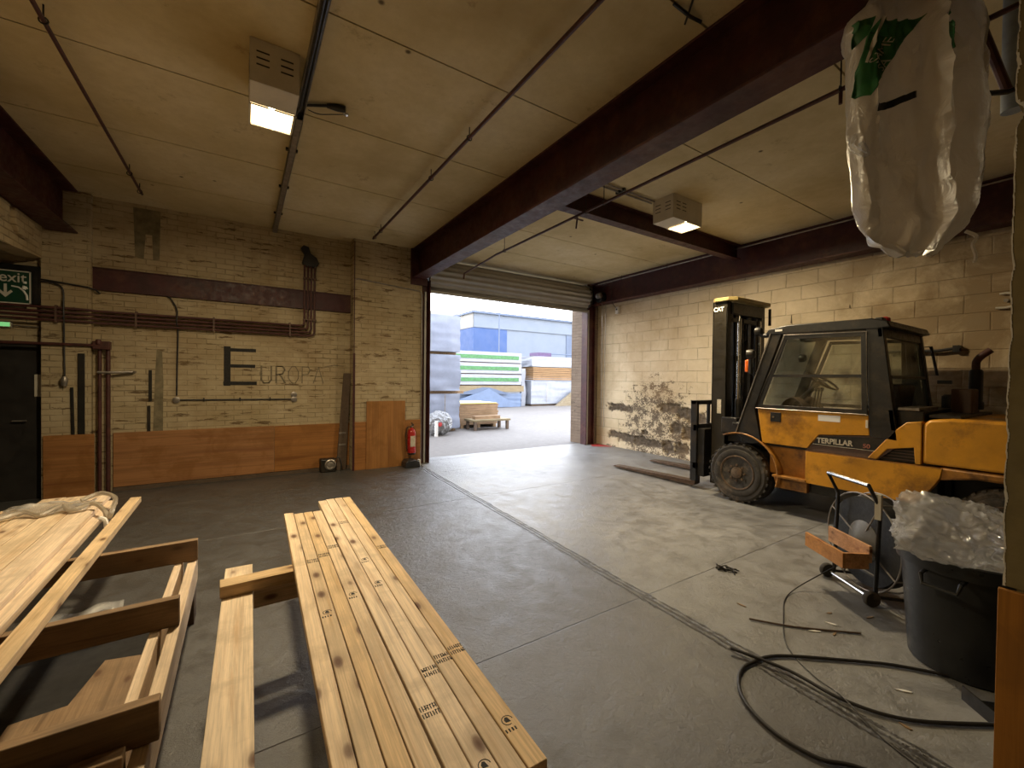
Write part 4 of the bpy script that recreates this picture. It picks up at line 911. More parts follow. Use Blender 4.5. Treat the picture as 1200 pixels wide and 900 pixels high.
# windscreen
m = MB(); a0, a1 = (2.98,1.0),(2.62,2.17)
m.add([(5.56,2.90,1.25),(6.75,2.90,1.25),(6.75,2.60,2.16),(5.56,2.60,2.16)], [(0,1,2,3)]); P(m, 'windscreen', 'glass', solid=.005)
P(MB().box((5.56,2.72,.80),(6.75,3.02,.95)).box((5.56,2.84,.95),(6.75,2.96,1.26)), 'dashboard_bulkhead', 'black', .01)
# interior
P(MB().box((5.56,1.45,.80),(6.75,2.85,.86)), 'cab_floor', 'black')
m = MB(); m.grid(lambda u, v: (5.95+.55*v, 2.78-.42*u, .9+.50*math.sin(math.pi*(.12+.80*u))**.7), 14, 2); m.box((5.95,2.40,.86),(6.5,2.80,1.16)); P(m, 'dashboard_hump', 'brownbox', .01, solid=.01)
sw = thing('x','x','x'); bpy.data.objects.remove(sw)
cc = Vector((6.12,2.32,1.62)); axn = Vector((0,-.55,.83)).normalized(); uu = Vector((1,0,0)); vv = axn.cross(uu)
ringp = [cc + uu*.19*math.cos(a) + vv*.19*math.sin(a) for a in [k*2*math.pi/28 for k in range(28)]]
m = MB().tube(ringp, .014, 8, closed=True)
for k in (0, 2.1, 4.2): m.tube([cc, cc + uu*.19*math.cos(k) + vv*.19*math.sin(k)], .010, 6)
o = P(m, 'steering_wheel', 'black'); P(MB().tube([cc, cc - axn*.45 + Vector((0,.1,0))], .03, 10), 'steering_column', 'black', par=o)
mb = MB()
for x in (5.82,5.90,5.98): mb.tube([(x,2.3,1.2),(x,2.26,1.50)], .008, 6); mb.lathe([(.01,0),(.022,.02),(.018,.045),(.005,.05)], (x,2.26,1.49), (0,0,1), 10)
P(mb, 'control_levers', 'black')
m = MB().box((5.88,1.55,.86),(6.38,2.05,1.05)).box((5.86,1.55,1.05),(6.40,2.08,1.17)); P(m, 'seat', 'blackpl', .03)
P(MB().prism([(1.55,1.15),(1.68,1.15),(1.60,1.60),(1.50,1.58)], 0, 5.88, 6.38), 'seat_back', 'blackpl', .02)
# lights, mirrors, beacon
def ball(name, c, r, mat='black', ax=(0,1,0), par=None): return P(MB().lathe([(r*.3,-r*.8),(r*.8,-r*.6),(r,-.1*r),(r,.5*r),(r*.8,.62*r),(r*.1,.66*r)], c, ax, 18), name, mat, par=par)
o = ball('work_lamp', (S0+.05,2.80,2.24), .06); P(MB().tube([(S0+.05,2.78,2.20),(S0+.05,2.72,2.18),(S0+.05,2.62,2.20)], .03, 8), 'lamp_arm', 'black', par=o)
o = ball('work_lamp', (6.78,2.80,2.24), .06); P(MB().tube([(6.78,2.78,2.20),(6.78,2.62,2.20)], .03, 8), 'lamp_arm', 'black', par=o)
o = ball('wing_mirror', (S0-.02,2.86,1.95), .065); P(MB().tube([(S0,2.86,1.93),(S0+.02,2.86,1.80),(S0+.02,2.82,1.72)], .008, 6), 'mirror_arm', 'black', par=o)
ball('wing_mirror', (6.85,2.84,1.95), .06)
o = P(MB().box((S0-.03,2.885,1.72),(S0+.03,2.935,1.88)), 'indicator_lamp', 'orange', .012); P(MB().box((S0-.035,2.85,1.70),(S0+.035,2.885,1.90)).tube([(S0,2.86,1.72),(S0+.02,2.80,1.62)], .01, 6), 'indicator_housing', 'black', .006, par=o)
P(MB().lathe([(.05,0),(.05,.03),(.045,.07),(.02,.085)], (6.15,1.72,2.27), (0,0,1), 18), 'beacon', 'red')
P(MB().box((S0+.02,1.56,2.10),(S0+.12,1.63,2.28)), 'roof_bracket', 'black', .01)
P(MB().box((6.80,1.30,1.60),(6.83,1.42,1.64)).tube([(6.9,1.62,1.70),(6.9,1.62,2.04),(6.9,1.50,2.04),(6.9,1.44,1.70)], .016, 6, closed=True), 'rear_mirror_frame', 'black')
# exhaust stack
ex, ey = 6.72, 1.10
o = P(MB().lathe([(.03,0),(.062,.01),(.066,.03),(.066,.08),(.056,.10),(.056,.42),(.045,.44)], (ex,ey,1.32), (0,0,1), 22), 'exhaust_muffler', 'black')
P(MB().tube(smoothpath([(ex,ey,1.74),(ex,ey,1.84),(ex,ey-.03,1.90),(ex+.02,ey-.10,1.97)]), .034, 14), 'exhaust_pipe', 'rust_pipe', par=o)
P(MB().cyl((ex,ey,1.25),(ex,ey,1.34),.03,12), 'exhaust_pipe', 'black', par=o)
P(MB().box((6.35,1.06,1.25),(6.62,1.22,1.55)), 'air_filter_box', 'brownbox', .015); P(MB().lathe([(.07,0),(.07,.2),(.05,.22)], (6.75,1.30,1.26), (0,0,1), 16), 'air_filter', 'black')
P(MB().box((5.6,1.0,1.27),(6.9,1.22,1.30)), 'hood_seam', 'black', .004)
# fenders
def fender(x0, x1):
    def f(u, v):
        a = R(112 - 128*u); r = .475 + .02*math.sin(u*3)
        y = 3.03 - math.cos(R(0))*0; 
        return (x0+(x1-x0)*v, 3.03 - r*1.05*math.sin(R(-22 + 125*u)), .42 + r*1.03*math.cos(R(-22+125*u)))
    return MB().grid(f, 26, 2)
P(fender(S0-.015, S0+.36), 'fender', 'yellow_dirty', solid=.018); P(fender(S1-.36, S1+.015), 'fender', 'yellow_dirty', solid=.018)
# mast
def channel(x0, x1, y0, y1, z0, z1, sgn):
    m = MB(); t_ = .018
    m.box((x0,y0,z0),(x0+t_,y1,z1)) if sgn > 0 else m.box((x1-t_,y0,z0),(x1,y1,z1))
    m.box((x0,y0,z0),(x1,y0+t_,z1)); m.box((x0,y1-t_,z0),(x1,y1,z1)); return m
M['mast'] = mat_plain('mast_olive', (.022,.017,.009), .45, .3, .3, 6, .2)
for a, b, sg in ((5.74,5.84,1),(6.66,6.76,-1)): P(channel(a,b,3.33,3.55,.12,2.74,sg), 'outer_mast_rail', 'mast', .003)
for a, b, sg in ((5.86,5.94,1),(6.56,6.64,-1)): P(channel(a,b,3.36,3.52,.15,2.66,sg), 'inner_mast_rail', 'black', .003)
P(MB().prism([(5.70,3.30),(5.70,3.50),(5.80,3.58),(6.70,3.58),(6.80,3.50),(6.80,3.30),(6.70,3.22),(5.80,3.22)], 2, 2.735, 2.785), 'mast_top_plate', mat_plain('olive_cream_plate', (.34,.26,.10), .5), .006)
each('mast_crossbar', M['black'], fk, [((5.78,3.36,2.46),(6.72,3.54,2.52)),((5.84,3.30,2.56),(6.66,3.36,2.72)),((5.84,3.40,1.9),(6.66,3.44,1.98)),((5.84,3.40,.95),(6.66,3.44,1.05))], .005)
for x in (5.98,6.52):
    o = P(MB().cyl((x,3.29,.3),(x,3.29,1.35),.042,14), 'lift_cylinder', 'black'); P(MB().cyl((x,3.29,1.35),(x,3.29,2.5),.026,12), 'piston_rod', 'chrome', par=o)
P(MB().cyl((6.25,3.34,.3),(6.25,3.34,2.2),.035,12), 'lift_cylinder', 'black')
for a, b, sg in ((6.03,6.13,1),(6.37,6.47,-1)): P(channel(a,b,3.38,3.50,.15,2.6,sg), 'third_mast_rail', 'black', .003)
P(MB().box((6.13,3.43,.4),(6.37,3.445,2.5)), 'mast_guard_plate', 'black', .003)
for x in (6.12,6.38): P(MB().box((x-.02,3.40,.5),(x+.02,3.41,2.5)), 'lift_chain', 'galv')
P(MB().tube(smoothpath([(6.05,3.28,2.5),(6.06,3.27,1.8),(6.05,3.27,1.2),(6.1,3.25,.9)]), .012, 8).tube(smoothpath([(6.45,3.28,2.5),(6.44,3.27,1.8),(6.45,3.27,1.2)]), .012, 8).tube([(6.72,3.24,2.7),(6.72,3.24,2.45)], .02, 8), 'hydraulic_hose', 'rubber')
text_on('CAT', .085, 'lettering', M['paperwhite'], fk, (5.735,3.535,2.60), (0,-1,0), (0,0,1), .002, bold=.003, sx=.9)
P(MB().box((5.736,3.40,1.14),(5.741,3.46,1.34)), 'load_plate', 'silvertext')
P(MB().tube([(5.70,3.2,1.02),(5.70,2.95,1.0)], .03, 10).box((5.68,3.14,.88),(5.80,3.36,1.1)), 'tilt_cylinder', 'black', .01)
P(MB().box((5.8,3.1,.75),(6.7,3.36,.98)), 'mast_mount', 'black', .01)
# carriage, backrest, forks
m = MB(); m.box((5.62,3.70,.86),(6.88,3.76,.96)); m.box((5.62,3.70,.30),(6.88,3.76,.40)); m.box((5.66,3.60,.2),(5.86,3.72,.90)); m.box((6.64,3.60,.2),(6.84,3.72,.90)); m.box((5.9,3.52,.3),(6.6,3.70,.9)); P(m, 'fork_carriage', 'black', .006)
m = MB(); m.box((5.62,3.70,.12),(5.68,3.80,1.31)); m.box((6.82,3.70,.12),(6.88,3.80,1.31)); m.box((5.62,3.70,1.25),(6.88,3.80,1.31))
for x in (5.96,6.25,6.54): m.box((x-.02,3.71,.9),(x+.02,3.75,1.27))
P(m, 'load_backrest', 'black', .006)
for x in (5.755,6.745):
    m = MB(); m.prism([(3.76,.62),(3.81,.62),(3.82,.10),(5.36,.055),(5.40,.035),(5.40,.025),(3.80,.03),(3.76,.06)], 0, x-.065, x+.065); P(m, 'fork', mat_plain('worn_fork_steel', (.10,.06,.035), .45, .6, .4, 8) if x < 6 else bpy.data.materials['worn_fork_steel'], .003)

# ---------------------------------------------------------------- bin and contents
BX, BY = 3.465, .585
t = thing('rubbish_bin', 'big black plastic dustbin in the right foreground filled with clear plastic', 'bin', (BX,BY,0))
m = MB(); m.lathe([(.02,.012),(.225,.0),(.235,.012),(.272,.53),(.274,.565),(.295,.57),(.300,.61),(.308,.645),(.295,.65),(.282,.61),(.25,.50),(.225,.03),(.02,.03)], (BX,BY,0), (0,0,1), 48)
m.build('bin_body', M['blackpl'], t, smooth=30)
for ang in (R(172), R(-8)):
    c, s_ = math.cos(ang), math.sin(ang)
    def hp(r, tt, z): return (BX + c*r - s_*tt, BY + s_*r + c*tt, z)
    MB().tube([hp(.262,-.08,.56),hp(.31,-.08,.55),hp(.32,-.07,.50),hp(.32,.07,.50),hp(.31,.08,.55),hp(.262,.08,.56)], .011, 8).build('bin_handle', M['blackpl'], t)
def crumpled(cx, cy, cz, rx, ry, rz, seed, amp=.16, pk=()):
    bm = bmesh.new(); bmesh.ops.create_icosphere(bm, subdivisions=6, radius=1)
    vs = []
    for v in bm.verts:
        p = v.co.copy(); q = p*1.6 + Vector((seed, seed*.7, 0))
        a = 1 - abs(noise.noise(q*1.3))*1.6; b = 1 - abs(noise.noise(q*2.9 + Vector((7,0,0))))*1.8; c = 1-abs(noise.noise(q*6.1))*1.8; d = 1-abs(noise.noise(q*13))*1.8
        r = 1 + amp*(max(0,a)**2*.7 + max(0,b)**4*.42 + max(0,c)**5*.24 + max(0,d)**3*.05 - .45)
        for pd, ps, w in pk:
            dd = p.normalized().dot(Vector(pd).normalized()); r += ps*max(0, (dd-w)/(1-w))**1.5
        z = p.z*r
        vs.append(Vector((cx+p.x*r*rx, cy+p.y*r*ry, cz + z*rz)))
    m = MB(); m.v = vs; m.f = [tuple(x.index for x in f.verts) for f in bm.faces]; bm.free(); return m
m = crumpled(BX-.02, BY+.02, .705, .275, .275, .215, 3.3, .20, pk=(((-.55,.55,.9),.45,.85), ((-.95,.35,.1),.35,.75)))
# keep the lower half inside the bin
for v in m.v:
    rr_ = math.hypot(v.x-BX, v.y-BY)
    if v.z < .64 and rr_ > .245: f_ = .245/rr_; v.x = BX+(v.x-BX)*f_; v.y = BY+(v.y-BY)*f_
    v.z = max(v.z, .5)
tag(m.build('plastic_bag', M['film'], loc=(BX,BY,.6), smooth=70), 'crumpled clear polythene bulging out of the black dustbin', 'plastic')
tag(MB().box((BX+.05,BY-.27,.66),(BX+.06,BY-.15,.95),Matrix.Rotation(.25,3,'Y')).build('card_sheet', M['paperwhite'], loc=(BX,BY-.17,.7)), 'white card sheet sticking up behind the polythene at the wall end', 'card')

# ---------------------------------------------------------------- strapping trolley
A = Vector((4.06,1.47,0)); B = Vector((3.79,1.10,0)); axd = (A-B).normalized(); pd = Vector((axd.y,-axd.x,0))  # pd points away to the right
if pd.x < 0: pd = -pd
t = thing('strapping_trolley', 'black two wheeled strapping trolley holding a large coil reel in front of the forklift', 'trolley', tuple((A+B)/2))
def wl(c, r=.055):
    m = MB().lathe([(r*.9,-.02),(r,-.012),(r,.012),(r*.9,.02),(.015,.022)], c, tuple(axd), 20); return m
for c in (A, B): wl(c+Vector((0,0,.055))).build('wheel', M['rubber'], t)
MB().cyl(A+Vector((0,0,.055)), B+Vector((0,0,.055)), .010, 8).build('axle', M['chrome'], t)
a2 = A + pd*.04 - axd*.02; b2 = B + pd*.04 + axd*.02
up = Vector((0,0,1))
pts = [a2+up*.05, a2+pd*.02+up*.70, a2 - pd*.06+up*.86, b2 - pd*.06+up*.86, b2+pd*.02+up*.70, b2+up*.05]
MB().tube(pts, .014, 10).build('frame', M['black'], t)
MB().tube([pts[2]+up*.003, pts[3]+up*.003], .0145, 10).build('handle_bar', M['chrome'], t)
MB().tube([a2+up*.06, a2+pd*.42+up*.02], .012, 8).tube([b2+up*.06, b2+pd*.42+up*.02], .012, 8).tube([a2+up*.20-axd*.0, b2+up*.20], .012, 8).build('base_frame', M['black'], t)
ctr = (A+B)/2 + pd*.16 + up*.39
u_ = pd.normalized()
def ringm(c, r, tr, off, n=40):
    return [c + axd*off + (u_*math.cos(k*2*math.pi/n) + up*math.sin(k*2*math.pi/n))*r for k in range(n)]
M['reel'] = mat_plain('dark_steel_strap', (.03,.03,.03), .6, .3, .4, 20)
rl = MB().lathe([(.20,-.03),(.345,-.03),(.345,.03),(.20,.03),(.20,-.03)], ctr, tuple(pd), 48)
# the reel lies in the plane of the trolley frame
nrm = pd
m = MB().lathe([(.16,-.05),(.33,-.05),(.335,.0),(.33,.05),(.16,.05)], ctr, tuple(nrm), 56); m.build('strap_coil', M['reel'], t, smooth=30)
def ring2(r, off, n=48): return [ctr + nrm*off + (axd*math.cos(k*2*math.pi/n) + up*math.sin(k*2*math.pi/n))*r for k in range(n)]
MB().tube(ring2(.36,-.07), .006, 8, closed=True).build('reel_ring', M['galv'], t); MB().tube(ring2(.36,.07), .006, 8, closed=True).build('reel_ring', M['galv'], t)
mb = MB()
for k in range(4):
    a = k*math.pi/2+.5; d_ = axd*math.cos(a)+up*math.sin(a)
    for off in (-.07,.07): mb.tube([ctr+nrm*off+d_*.05, ctr+nrm*off+d_*.36], .006, 6)
    mb.tube([ctr+nrm*-.07+d_*.36, ctr+nrm*.07+d_*.36], .006, 6)
mb.build('reel_spoke', M['galv'], t)
MB().lathe([(.03,-.10),(.15,-.055),(.15,.055),(.03,.10)], ctr, tuple(nrm), 30).build('reel_hub', mat_plain('grey_hub', (.17,.16,.14), .5, .3), t)
MB().box(tuple(b2+pd*.01+up*.62-Vector((.018,.018,0))), tuple(b2+pd*.01+up*.80+Vector((.018,.018,0)))).build('yellow_label', M['cream'], t)
# wooden tray on the trolley: two boards and an end block
t2 = thing('timber_tray', 'open orange timber tray hooked on the front of the strapping trolley', 'tray', tuple((A+B)/2 - pd*.12 + up*.3))
def obox(c, l, w, h, d1, d2, name, mat, par):
    m = MB(); d3 = d1.cross(d2).normalized()
    vs = [c + d1*l/2*i + d2*w/2*j + Vector((0,0,1))*h/2*k for k in (-1,1) for (i, j) in ((-1,-1),(1,-1),(1,1),(-1,1))]
    m.add(vs, [(0,3,2,1),(4,5,6,7),(0,1,5,4),(1,2,6,5),(2,3,7,6),(3,0,4,7)]); return m.build(name, mat, par, bevel=.002)
c0 = (A+B)/2
obox(c0 - pd*.02 - axd*.03 + up*.375, .42, .022, .12, axd, pd, 'back_board', M['woodblock'], t2)
obox(c0 - pd*.20 - axd*.03 + up*.325, .42, .022, .11, axd, pd, 'front_board', M['woodblock'], t2)
obox(c0 - pd*.11 - axd*.23 + up*.325, .022, .16, .11, axd, pd, 'end_board', M['woodblock'], t2)
obox(c0 - pd*.11 - axd*.03 + up*.278, .38, .17, .012, axd, pd, 'tray_base', M['wood_dark'], t2)

# cables / strap on the floor
tag(MB().tube(smoothpath([(2.42,1.35,.03),(2.52,1.08,.02),(2.53,.84,.014),(2.64,.63,.012),(2.95,.40,.012),(3.15,.27,.012)], 10), .009, 8).build('floor_hose', M['cable'], loc=(2.6,.9,0)), 'black hose end running across the loop on the floor towards the wall end', 'hose')
tag(MB().tube(smoothpath([(3.24,.60,.012),(3.10,.78,.012),(2.97,.90,.012),(2.70,1.12,.012),(2.57,1.20,.012),(2.45,1.225,.012),(2.33,1.23,.012),(2.20,1.18,.012),(2.09,1.08,.012),(2.03,.92,.012),(2.05,.76,.012),(2.13,.67,.012),(2.2,.55,.012)], 8), .009, 8).build('floor_hose', M['cable'], loc=(2.5,1,0)), 'black hose looping in a wide arc on the floor in front of the dustbin', 'hose')
tag(MB().tube(smoothpath([(3.98,1.22,.30),(3.75,1.42,.10),(3.55,1.49,.02),(3.35,1.47,.006),(3.15,1.39,.005),(2.85,1.25,.005),(2.71,1.14,.005),(2.61,.99,.005),(2.53,.84,.026),(2.43,.67,.005),(2.37,.52,.005)], 8), .004, 6).build('strap_line', M['cable'], loc=(3,1.2,0)), 'thin dark strap curling from the trolley across the floor', 'strap')
tag(MB().tube(smoothpath([(2.86,1.47,.01),(3.03,1.26,.008),(3.31,1.01,.008)], 6), .006, 6).build('thin_stick', M['wood_dark'], loc=(3,1.2,0)), 'thin dark stick lying on the floor between trolley and hose', 'stick')
t = thing('metal_angle', 'rusty folded metal corner on the floor beside the wall end', 'bracket', (3.02,.42,0))
MB().prism([(2.93,.36),(3.08,.52),(3.075,.525),(2.925,.365)], 2, 0, .07).build('plate', M['black'], t); MB().prism([(2.93,.36),(3.08,.52),(3.22,.38),(3.08,.25)], 2, 0, .008).build('plate', M['black'], t)
# floor litter
rnd = random.Random(5)
lit = [(3.28,1.16),(3.09,1.18),(2.89,.70),(3.17,1.10),(3.6,1.05),(3.42,1.22),(2.6,.62),(3.0,1.6)]
for i, (x, y) in enumerate(lit):
    a = rnd.random()*3; l = .02+.02*rnd.random()
    c = Vector((x,y,0)); d1 = Vector((math.cos(a),math.sin(a),0)); d2 = Vector((-d1.y,d1.x,0))
    m = MB().prism([tuple((c+d1*l)[:2]), tuple((c+d2*.007)[:2]), tuple((c-d1*l*.8+d2*.004)[:2]), tuple((c-d1*l-d2*.004)[:2]), tuple((c-d2*.008)[:2])], 2, .0005, .006)
    tag(m.build('wood_chip', M['paperwhite'] if i in (0,1,2) else M['wood_old'], loc=(x,y,0)), 'small splinter of wood on the concrete floor between dustbin and hose', 'wood chip', 'wood chips on the floor near the dustbin')
m = MB()
for k in range(7):
    x = 3.42+.07*rnd.random(); y = 1.93+.1*rnd.random(); m.tube(smoothpath([(x,y,.006),(x+.05*rnd.uniform(-1,1),y+.05*rnd.uniform(-1,1),.025),(x+.09*rnd.uniform(-1,1),y+.09*rnd.uniform(-1,1),.006)], 4), .005, 5)
tag(m.build('scrap_tangle', M['black'], loc=(3.44,1.99,0)), 'small dark tangle of scrap in the middle of the floor right of the joint', 'scrap')

# ---------------------------------------------------------------- hanging plastic sack
SR = math.atan2(-.541,.841)
sk = thing('plastic_sack', 'large milky plastic sack with green print hanging from the deep beam at the top right', 'sack', (2.63,.66,2.2), SR)
prof = [(0,-.06,.10),(.03,-.15,.14),(.10,-.20,.21),(.22,-.245,.28),(.35,-.26,.315),(.50,-.275,.325),(.65,-.28,.33),(.80,-.285,.325),(.95,-.29,.31),(1.02,-.32,.30),(1.08,-.31,.29),(1.16,-.22,.25),(1.24,-.18,.22),(1.35,-.10,.16)]
def plerp(z):
    for (a, l0, r0), (b, l1, r1) in zip(prof[:-1], prof[1:]):
        if z <= b:
            f = (z-a)/(b-a); return l0+(l1-l0)*f, r0+(r1-r0)*f
    return prof[-1][1], prof[-1][2]
def sack(u, z):
    """u 0..1 around; front side u 0..0.5 from left to right"""
    l, r = plerp(z); c = (l+r)/2; h = (r-l)/2; a = 2*math.pi*u
    x = c - h*math.cos(a); dep = .11*min(1, z*6+.25)*(1-.45*max(0, z-.9)/.45)
    y = -dep*math.sin(a)
    foldw = .028*math.sin(x*26 + 1.2*noise.noise(Vector((z*2.3,0,1)))*4) + .02*noise.noise(Vector((x*9, z*4, 2)))
    seam = -.075*math.exp(-((x+.045-.05*(1.2-z))/.020)**2)
    y += ((1-abs(noise.noise(Vector((x*14+z*1.5, z*2.2, 6)))*2))**3*-.018 + (1-abs(noise.noise(Vector((x*30-z*6, z*9, 2)))*2))**3*-.007)
    y += (foldw)*(1 if a < math.pi else -1)*.8 - (seam if a < math.pi else 0)*-1
    zz_ = z + (.035*noise.noise(Vector((x*12,3,1))) + .02*noise.noise(Vector((x*37,3,1))))*max(0, 1-z/.15)
    return Vector((x, y, zz_))
m = MB(); nz_ = 110; nu_ = 120
m.grid(lambda u, v: sack(u, 1.212*v), nu_, nz_, True)
m.build('sack_body', M['sack'], sk, local=True, smooth=70)
def onsack(x, z, off=.006):
    l, r = plerp(z); c = (l+r)/2; h = (r-l)/2; k = max(-1, min(1, (c-x)/h)); a = math.acos(k)
    p = sack(a/(2*math.pi), z); return Vector((x, p.y-off, z))
def print_patch(poly, name, mat, n=26, off=.007):
    """sample a quad (4 corners x,z) on the sack front"""
    (a, b, c, d) = [Vector(q) for q in poly]
    f = lambda u, v: (lambda q: onsack(q.x, q.y, off))((a*(1-u)+b*u)*(1-v) + (d*(1-u)+c*u)*v)
    return MB().grid(f, n, n).build(name, mat, sk, local=True, solid=.0008, smooth=70)
# left print: corner px ~ (990,38)-(1058,40)-(1010,118); right print
print_patch([(-.30,.72),(-.25,.70),(-.13,.93),(-.27,.98)], 'green_print', M['lime'])
print_patch([(-.27,.98),(-.13,.93),(-.065,1.015),(-.23,1.03)], 'green_print', M['lime'])
print_patch([(-.31,.93),(-.27,.97),(-.25,1.04),(-.315,1.04)], 'green_print', M['lime'])
print_patch([(-.03,.80),(.06,.88),(.075,.93),(-.025,.93)], 'green_print', M['lime'])
print_patch([(-.02,.95),(.08,.93),(.10,1.02),(.02,1.00)], 'green_print', M['lime'])
print_patch([(-.02,.97),(.09,1.06),(.11,1.20),(-.01,1.20)], 'green_print', M['lime'])
print_patch([(-.27,.855),(-.262,.85),(-.215,1.03),(-.235,1.03)], 'white_print_line', M['white'], off=.010)
def sack_text(txt, x, z, ang, size):
    mb = text_mesh(txt, size, .0005); ca, sa = math.cos(ang), math.sin(ang)
    mb.v = [onsack(x + v.x*ca - v.y*sa, z + v.x*sa + v.y*ca, .012) for v in mb.v]; mb.build('lettering', M['white'], sk, local=True)
sack_text('SAME', -.235, .83, R(58), .05); sack_text('SA', -.205, .80, R(58), .05)
print_patch([(-.23,.62),(-.09,.66),(-.09,.69),(-.23,.655)], 'dark_tape', M['black'], 14)
m = MB().tube(smoothpath([(-.27,-.02,.55),(-.30,-.03,.50),(-.285,-.05,.46),(-.25,-.06,.44),(-.27,-.05,.50)]), [.012]*25, 6); m.build('torn_curl', M['film'], sk, local=True)
m = MB().tube(smoothpath([(.27,0,.12),(.30,-.02,.09),(.285,-.02,.05),(.30,-.02,.0),(.295,-.02,-.03)]), .008, 6); m.build('torn_thread', M['sack'], sk, local=True)
MB().tube([(.0,0,1.19),(.0,0,1.219)], [.10,.03], 10).build('knot', M['black'], sk, local=True)

# ---------------------------------------------------------------- the yard
def wrapped(name, label, cat, a, b, mat, group=None, seed=0, amp=.03, bands=True, sub=14):
    a = Vector(a); b = Vector(b); t = thing(name, label, cat, ((a.x+b.x)/2,(a.y+b.y)/2,a.z), 0, group)
    bm = bmesh.new(); bmesh.ops.create_cube(bm, size=1); bmesh.ops.subdivide_edges(bm, edges=bm.edges[:], cuts=sub, use_grid_fill=True)
    m = MB(); c = (a+b)/2; s = b-a
    for v in bm.verts:
        p = Vector((c.x+v.co.x*s.x, c.y+v.co.y*s.y, c.z+v.co.z*s.z)); n_ = noise.noise(p*2.1+Vector((seed,0,0))); n2 = noise.noise(Vector((p.x*1.5,p.y*1.5,p.z*7))+Vector((0,seed,0)))
        ins = abs(v.co.z) < .49
        d = amp*(n_*.8+n2*.7) if ins else 0
        m.v.append(Vector((p.x + (d if abs(v.co.x) > .49 else 0)*(1 if v.co.x > 0 else -1), p.y + (d if abs(v.co.y) > .49 else 0)*(1 if v.co.y > 0 else -1), p.z)))
    m.f = [tuple(x.index for x in f.verts) for f in bm.faces]; bm.free()
    m.build('pack', mat, t, smooth=60)
    if bands:
        q = MB(); k = 0
        for fx in (.22,.78):
            x = a.x+s.x*fx; q.box((x-.012,a.y-amp*1.6,a.z),(x+.012,a.y-amp*1.5,b.z))
        q.build('strap', M['galv'], t)
    return t
hs = [(0.10,1.13),(1.22,2.29),(2.38,3.45)]
lbs = ['bottom pale wrapped timber pack of the tall stack just outside the door', 'middle pale wrapped timber pack of the tall stack just outside the door', 'top pale wrapped timber pack of the tall stack just outside the door']
for i, ((z0, z1), l) in enumerate(zip(hs, lbs)):
    wrapped('wrapped_pack', l, 'pack', (3.2,11.45,z0), (5.5,15.0,z1), M['wrap'], None, i*7.3, .035, i == 0)
    for yy in (11.7,14.5): tag(MB().box((3.3,yy-.05,z0-.095),(5.72 if i == 1 else 5.45,yy+.05,z0-.005)).build('timber_batten', M['wood_old'], loc=(4.3,yy,z0-.09)), ['near','far'][yy > 13]+' batten under the '+['bottom','middle','top'][i]+' pack of the tall stack outside the door', 'batten')
m = crumpled(4.62,10.95,.33,.36,.30,.33,2.2,.16)
for v in m.v: v.z = max(v.z, .0)
t = tag(m.build('plastic_bundle', M['wrapball'], loc=(4.6,10.95,0), smooth=60), 'grey crumpled plastic bundle with red print beside the left door post outside', 'bundle')
MB().lathe([(.05,0),(.06,.01),(.02,.02)], (4.52,10.63,.33), (-.1,-1,0), 18).build('red_print', M['redmark'], t)
tag(MB().box((4.38,10.6,0),(4.45,10.66,.42)).build('white_post', M['paperwhite'], loc=(4.4,10.6,0)), 'short white upright board by the left door post outside', 'board')
t = thing('timber_pack', 'short stack of orange timber outside next to the wrapped packs', 'timber stack', (6.4,12.4,0))
mb = MB()
for k in range(9): mb.box((5.75,12.0,.10+.075*k),(7.15+.02*(k % 3),13.4,.17+.075*k))
mb.build('boards', M['pack_orange'], t, bevel=.006); MB().box((5.72,11.98,.775),(7.12,13.4,.80)).build('yellow_top', mat_plain('yellow_sheet', (.42,.33,.07), .5), t)
each('batten', M['wood_old'], t, [((x,12.0,0),(x+.1,13.4,.1)) for x in (5.8,6.4,7.0)])
t = thing('timber_dolly', 'low pale timber pallet on short legs in front of the orange timber stack outside', 'pallet', (6.3,11.7,0))
MB().box((5.85,11.25,.27),(7.2,11.85,.33)).build('deck', M['pack_yellow'], t, bevel=.005)
for x, y in ((5.95,11.3),(7.1,11.3),(5.95,11.8),(7.1,11.8)): MB().box((x-.04,y-.04,0),(x+.04,y+.04,.27)).build('leg', M['wood_dark'], t)
MB().box((6.0,11.4,.33),(6.9,11.6,.43)).build('loose_board', M['pack_orange'], t)
# green printed packs
for k in range(3):
    z0 = 1.26+.62*k
    t = wrapped('printed_pack', ['lowest','middle','topmost'][k]+' white timber pack with green print in the yard', 'pack', (7.6,20,z0), (13.5,22.4,z0+.56), M['wrapwhite'], None, 20+k*3, .02, True)
    MB().box((7.7,19.965,z0+.18),(13.3,19.972,z0+.38)).build('green_band', M['wrapgreen'], t)
    tag(MB().box((7.6,20.1,z0-.055),(13.5,22.3,z0-.005)).build('timber_batten', M['wood_dark'], loc=(10.5,21,z0-.05)), 'spacer under the '+['lowest','middle','topmost'][k]+' green printed pack', 'batten')
t = wrapped('sheeted_stack', 'pale blue sheeted stack with a peaked cover below the green printed packs', 'stack', (7.6,20.0,0), (13.5,22.4,.78), M['tarp'], None, 31, .03, False)
MB().box((7.5,19.9,.865),(13.6,22.4,1.195)).build('yellow_sheet', M['pack_yellow'], t)
MB().box((7.7,19.98,.78),(13.4,22.3,.86)).build('upper_layer', M['wrapwhite'], t)
MB().prism([(9.2,.75),(12.6,.75),(11.3,1.10),(10.9,1.12)], 1, 19.75, 19.9).build('gable_sheet', M['clad_mid'], t)
MB().prism([(8.0,.02),(13.2,.02),(11.2,1.05)], 1, 19.7, 19.76).build('blue_sheet', M['tarp'], t)
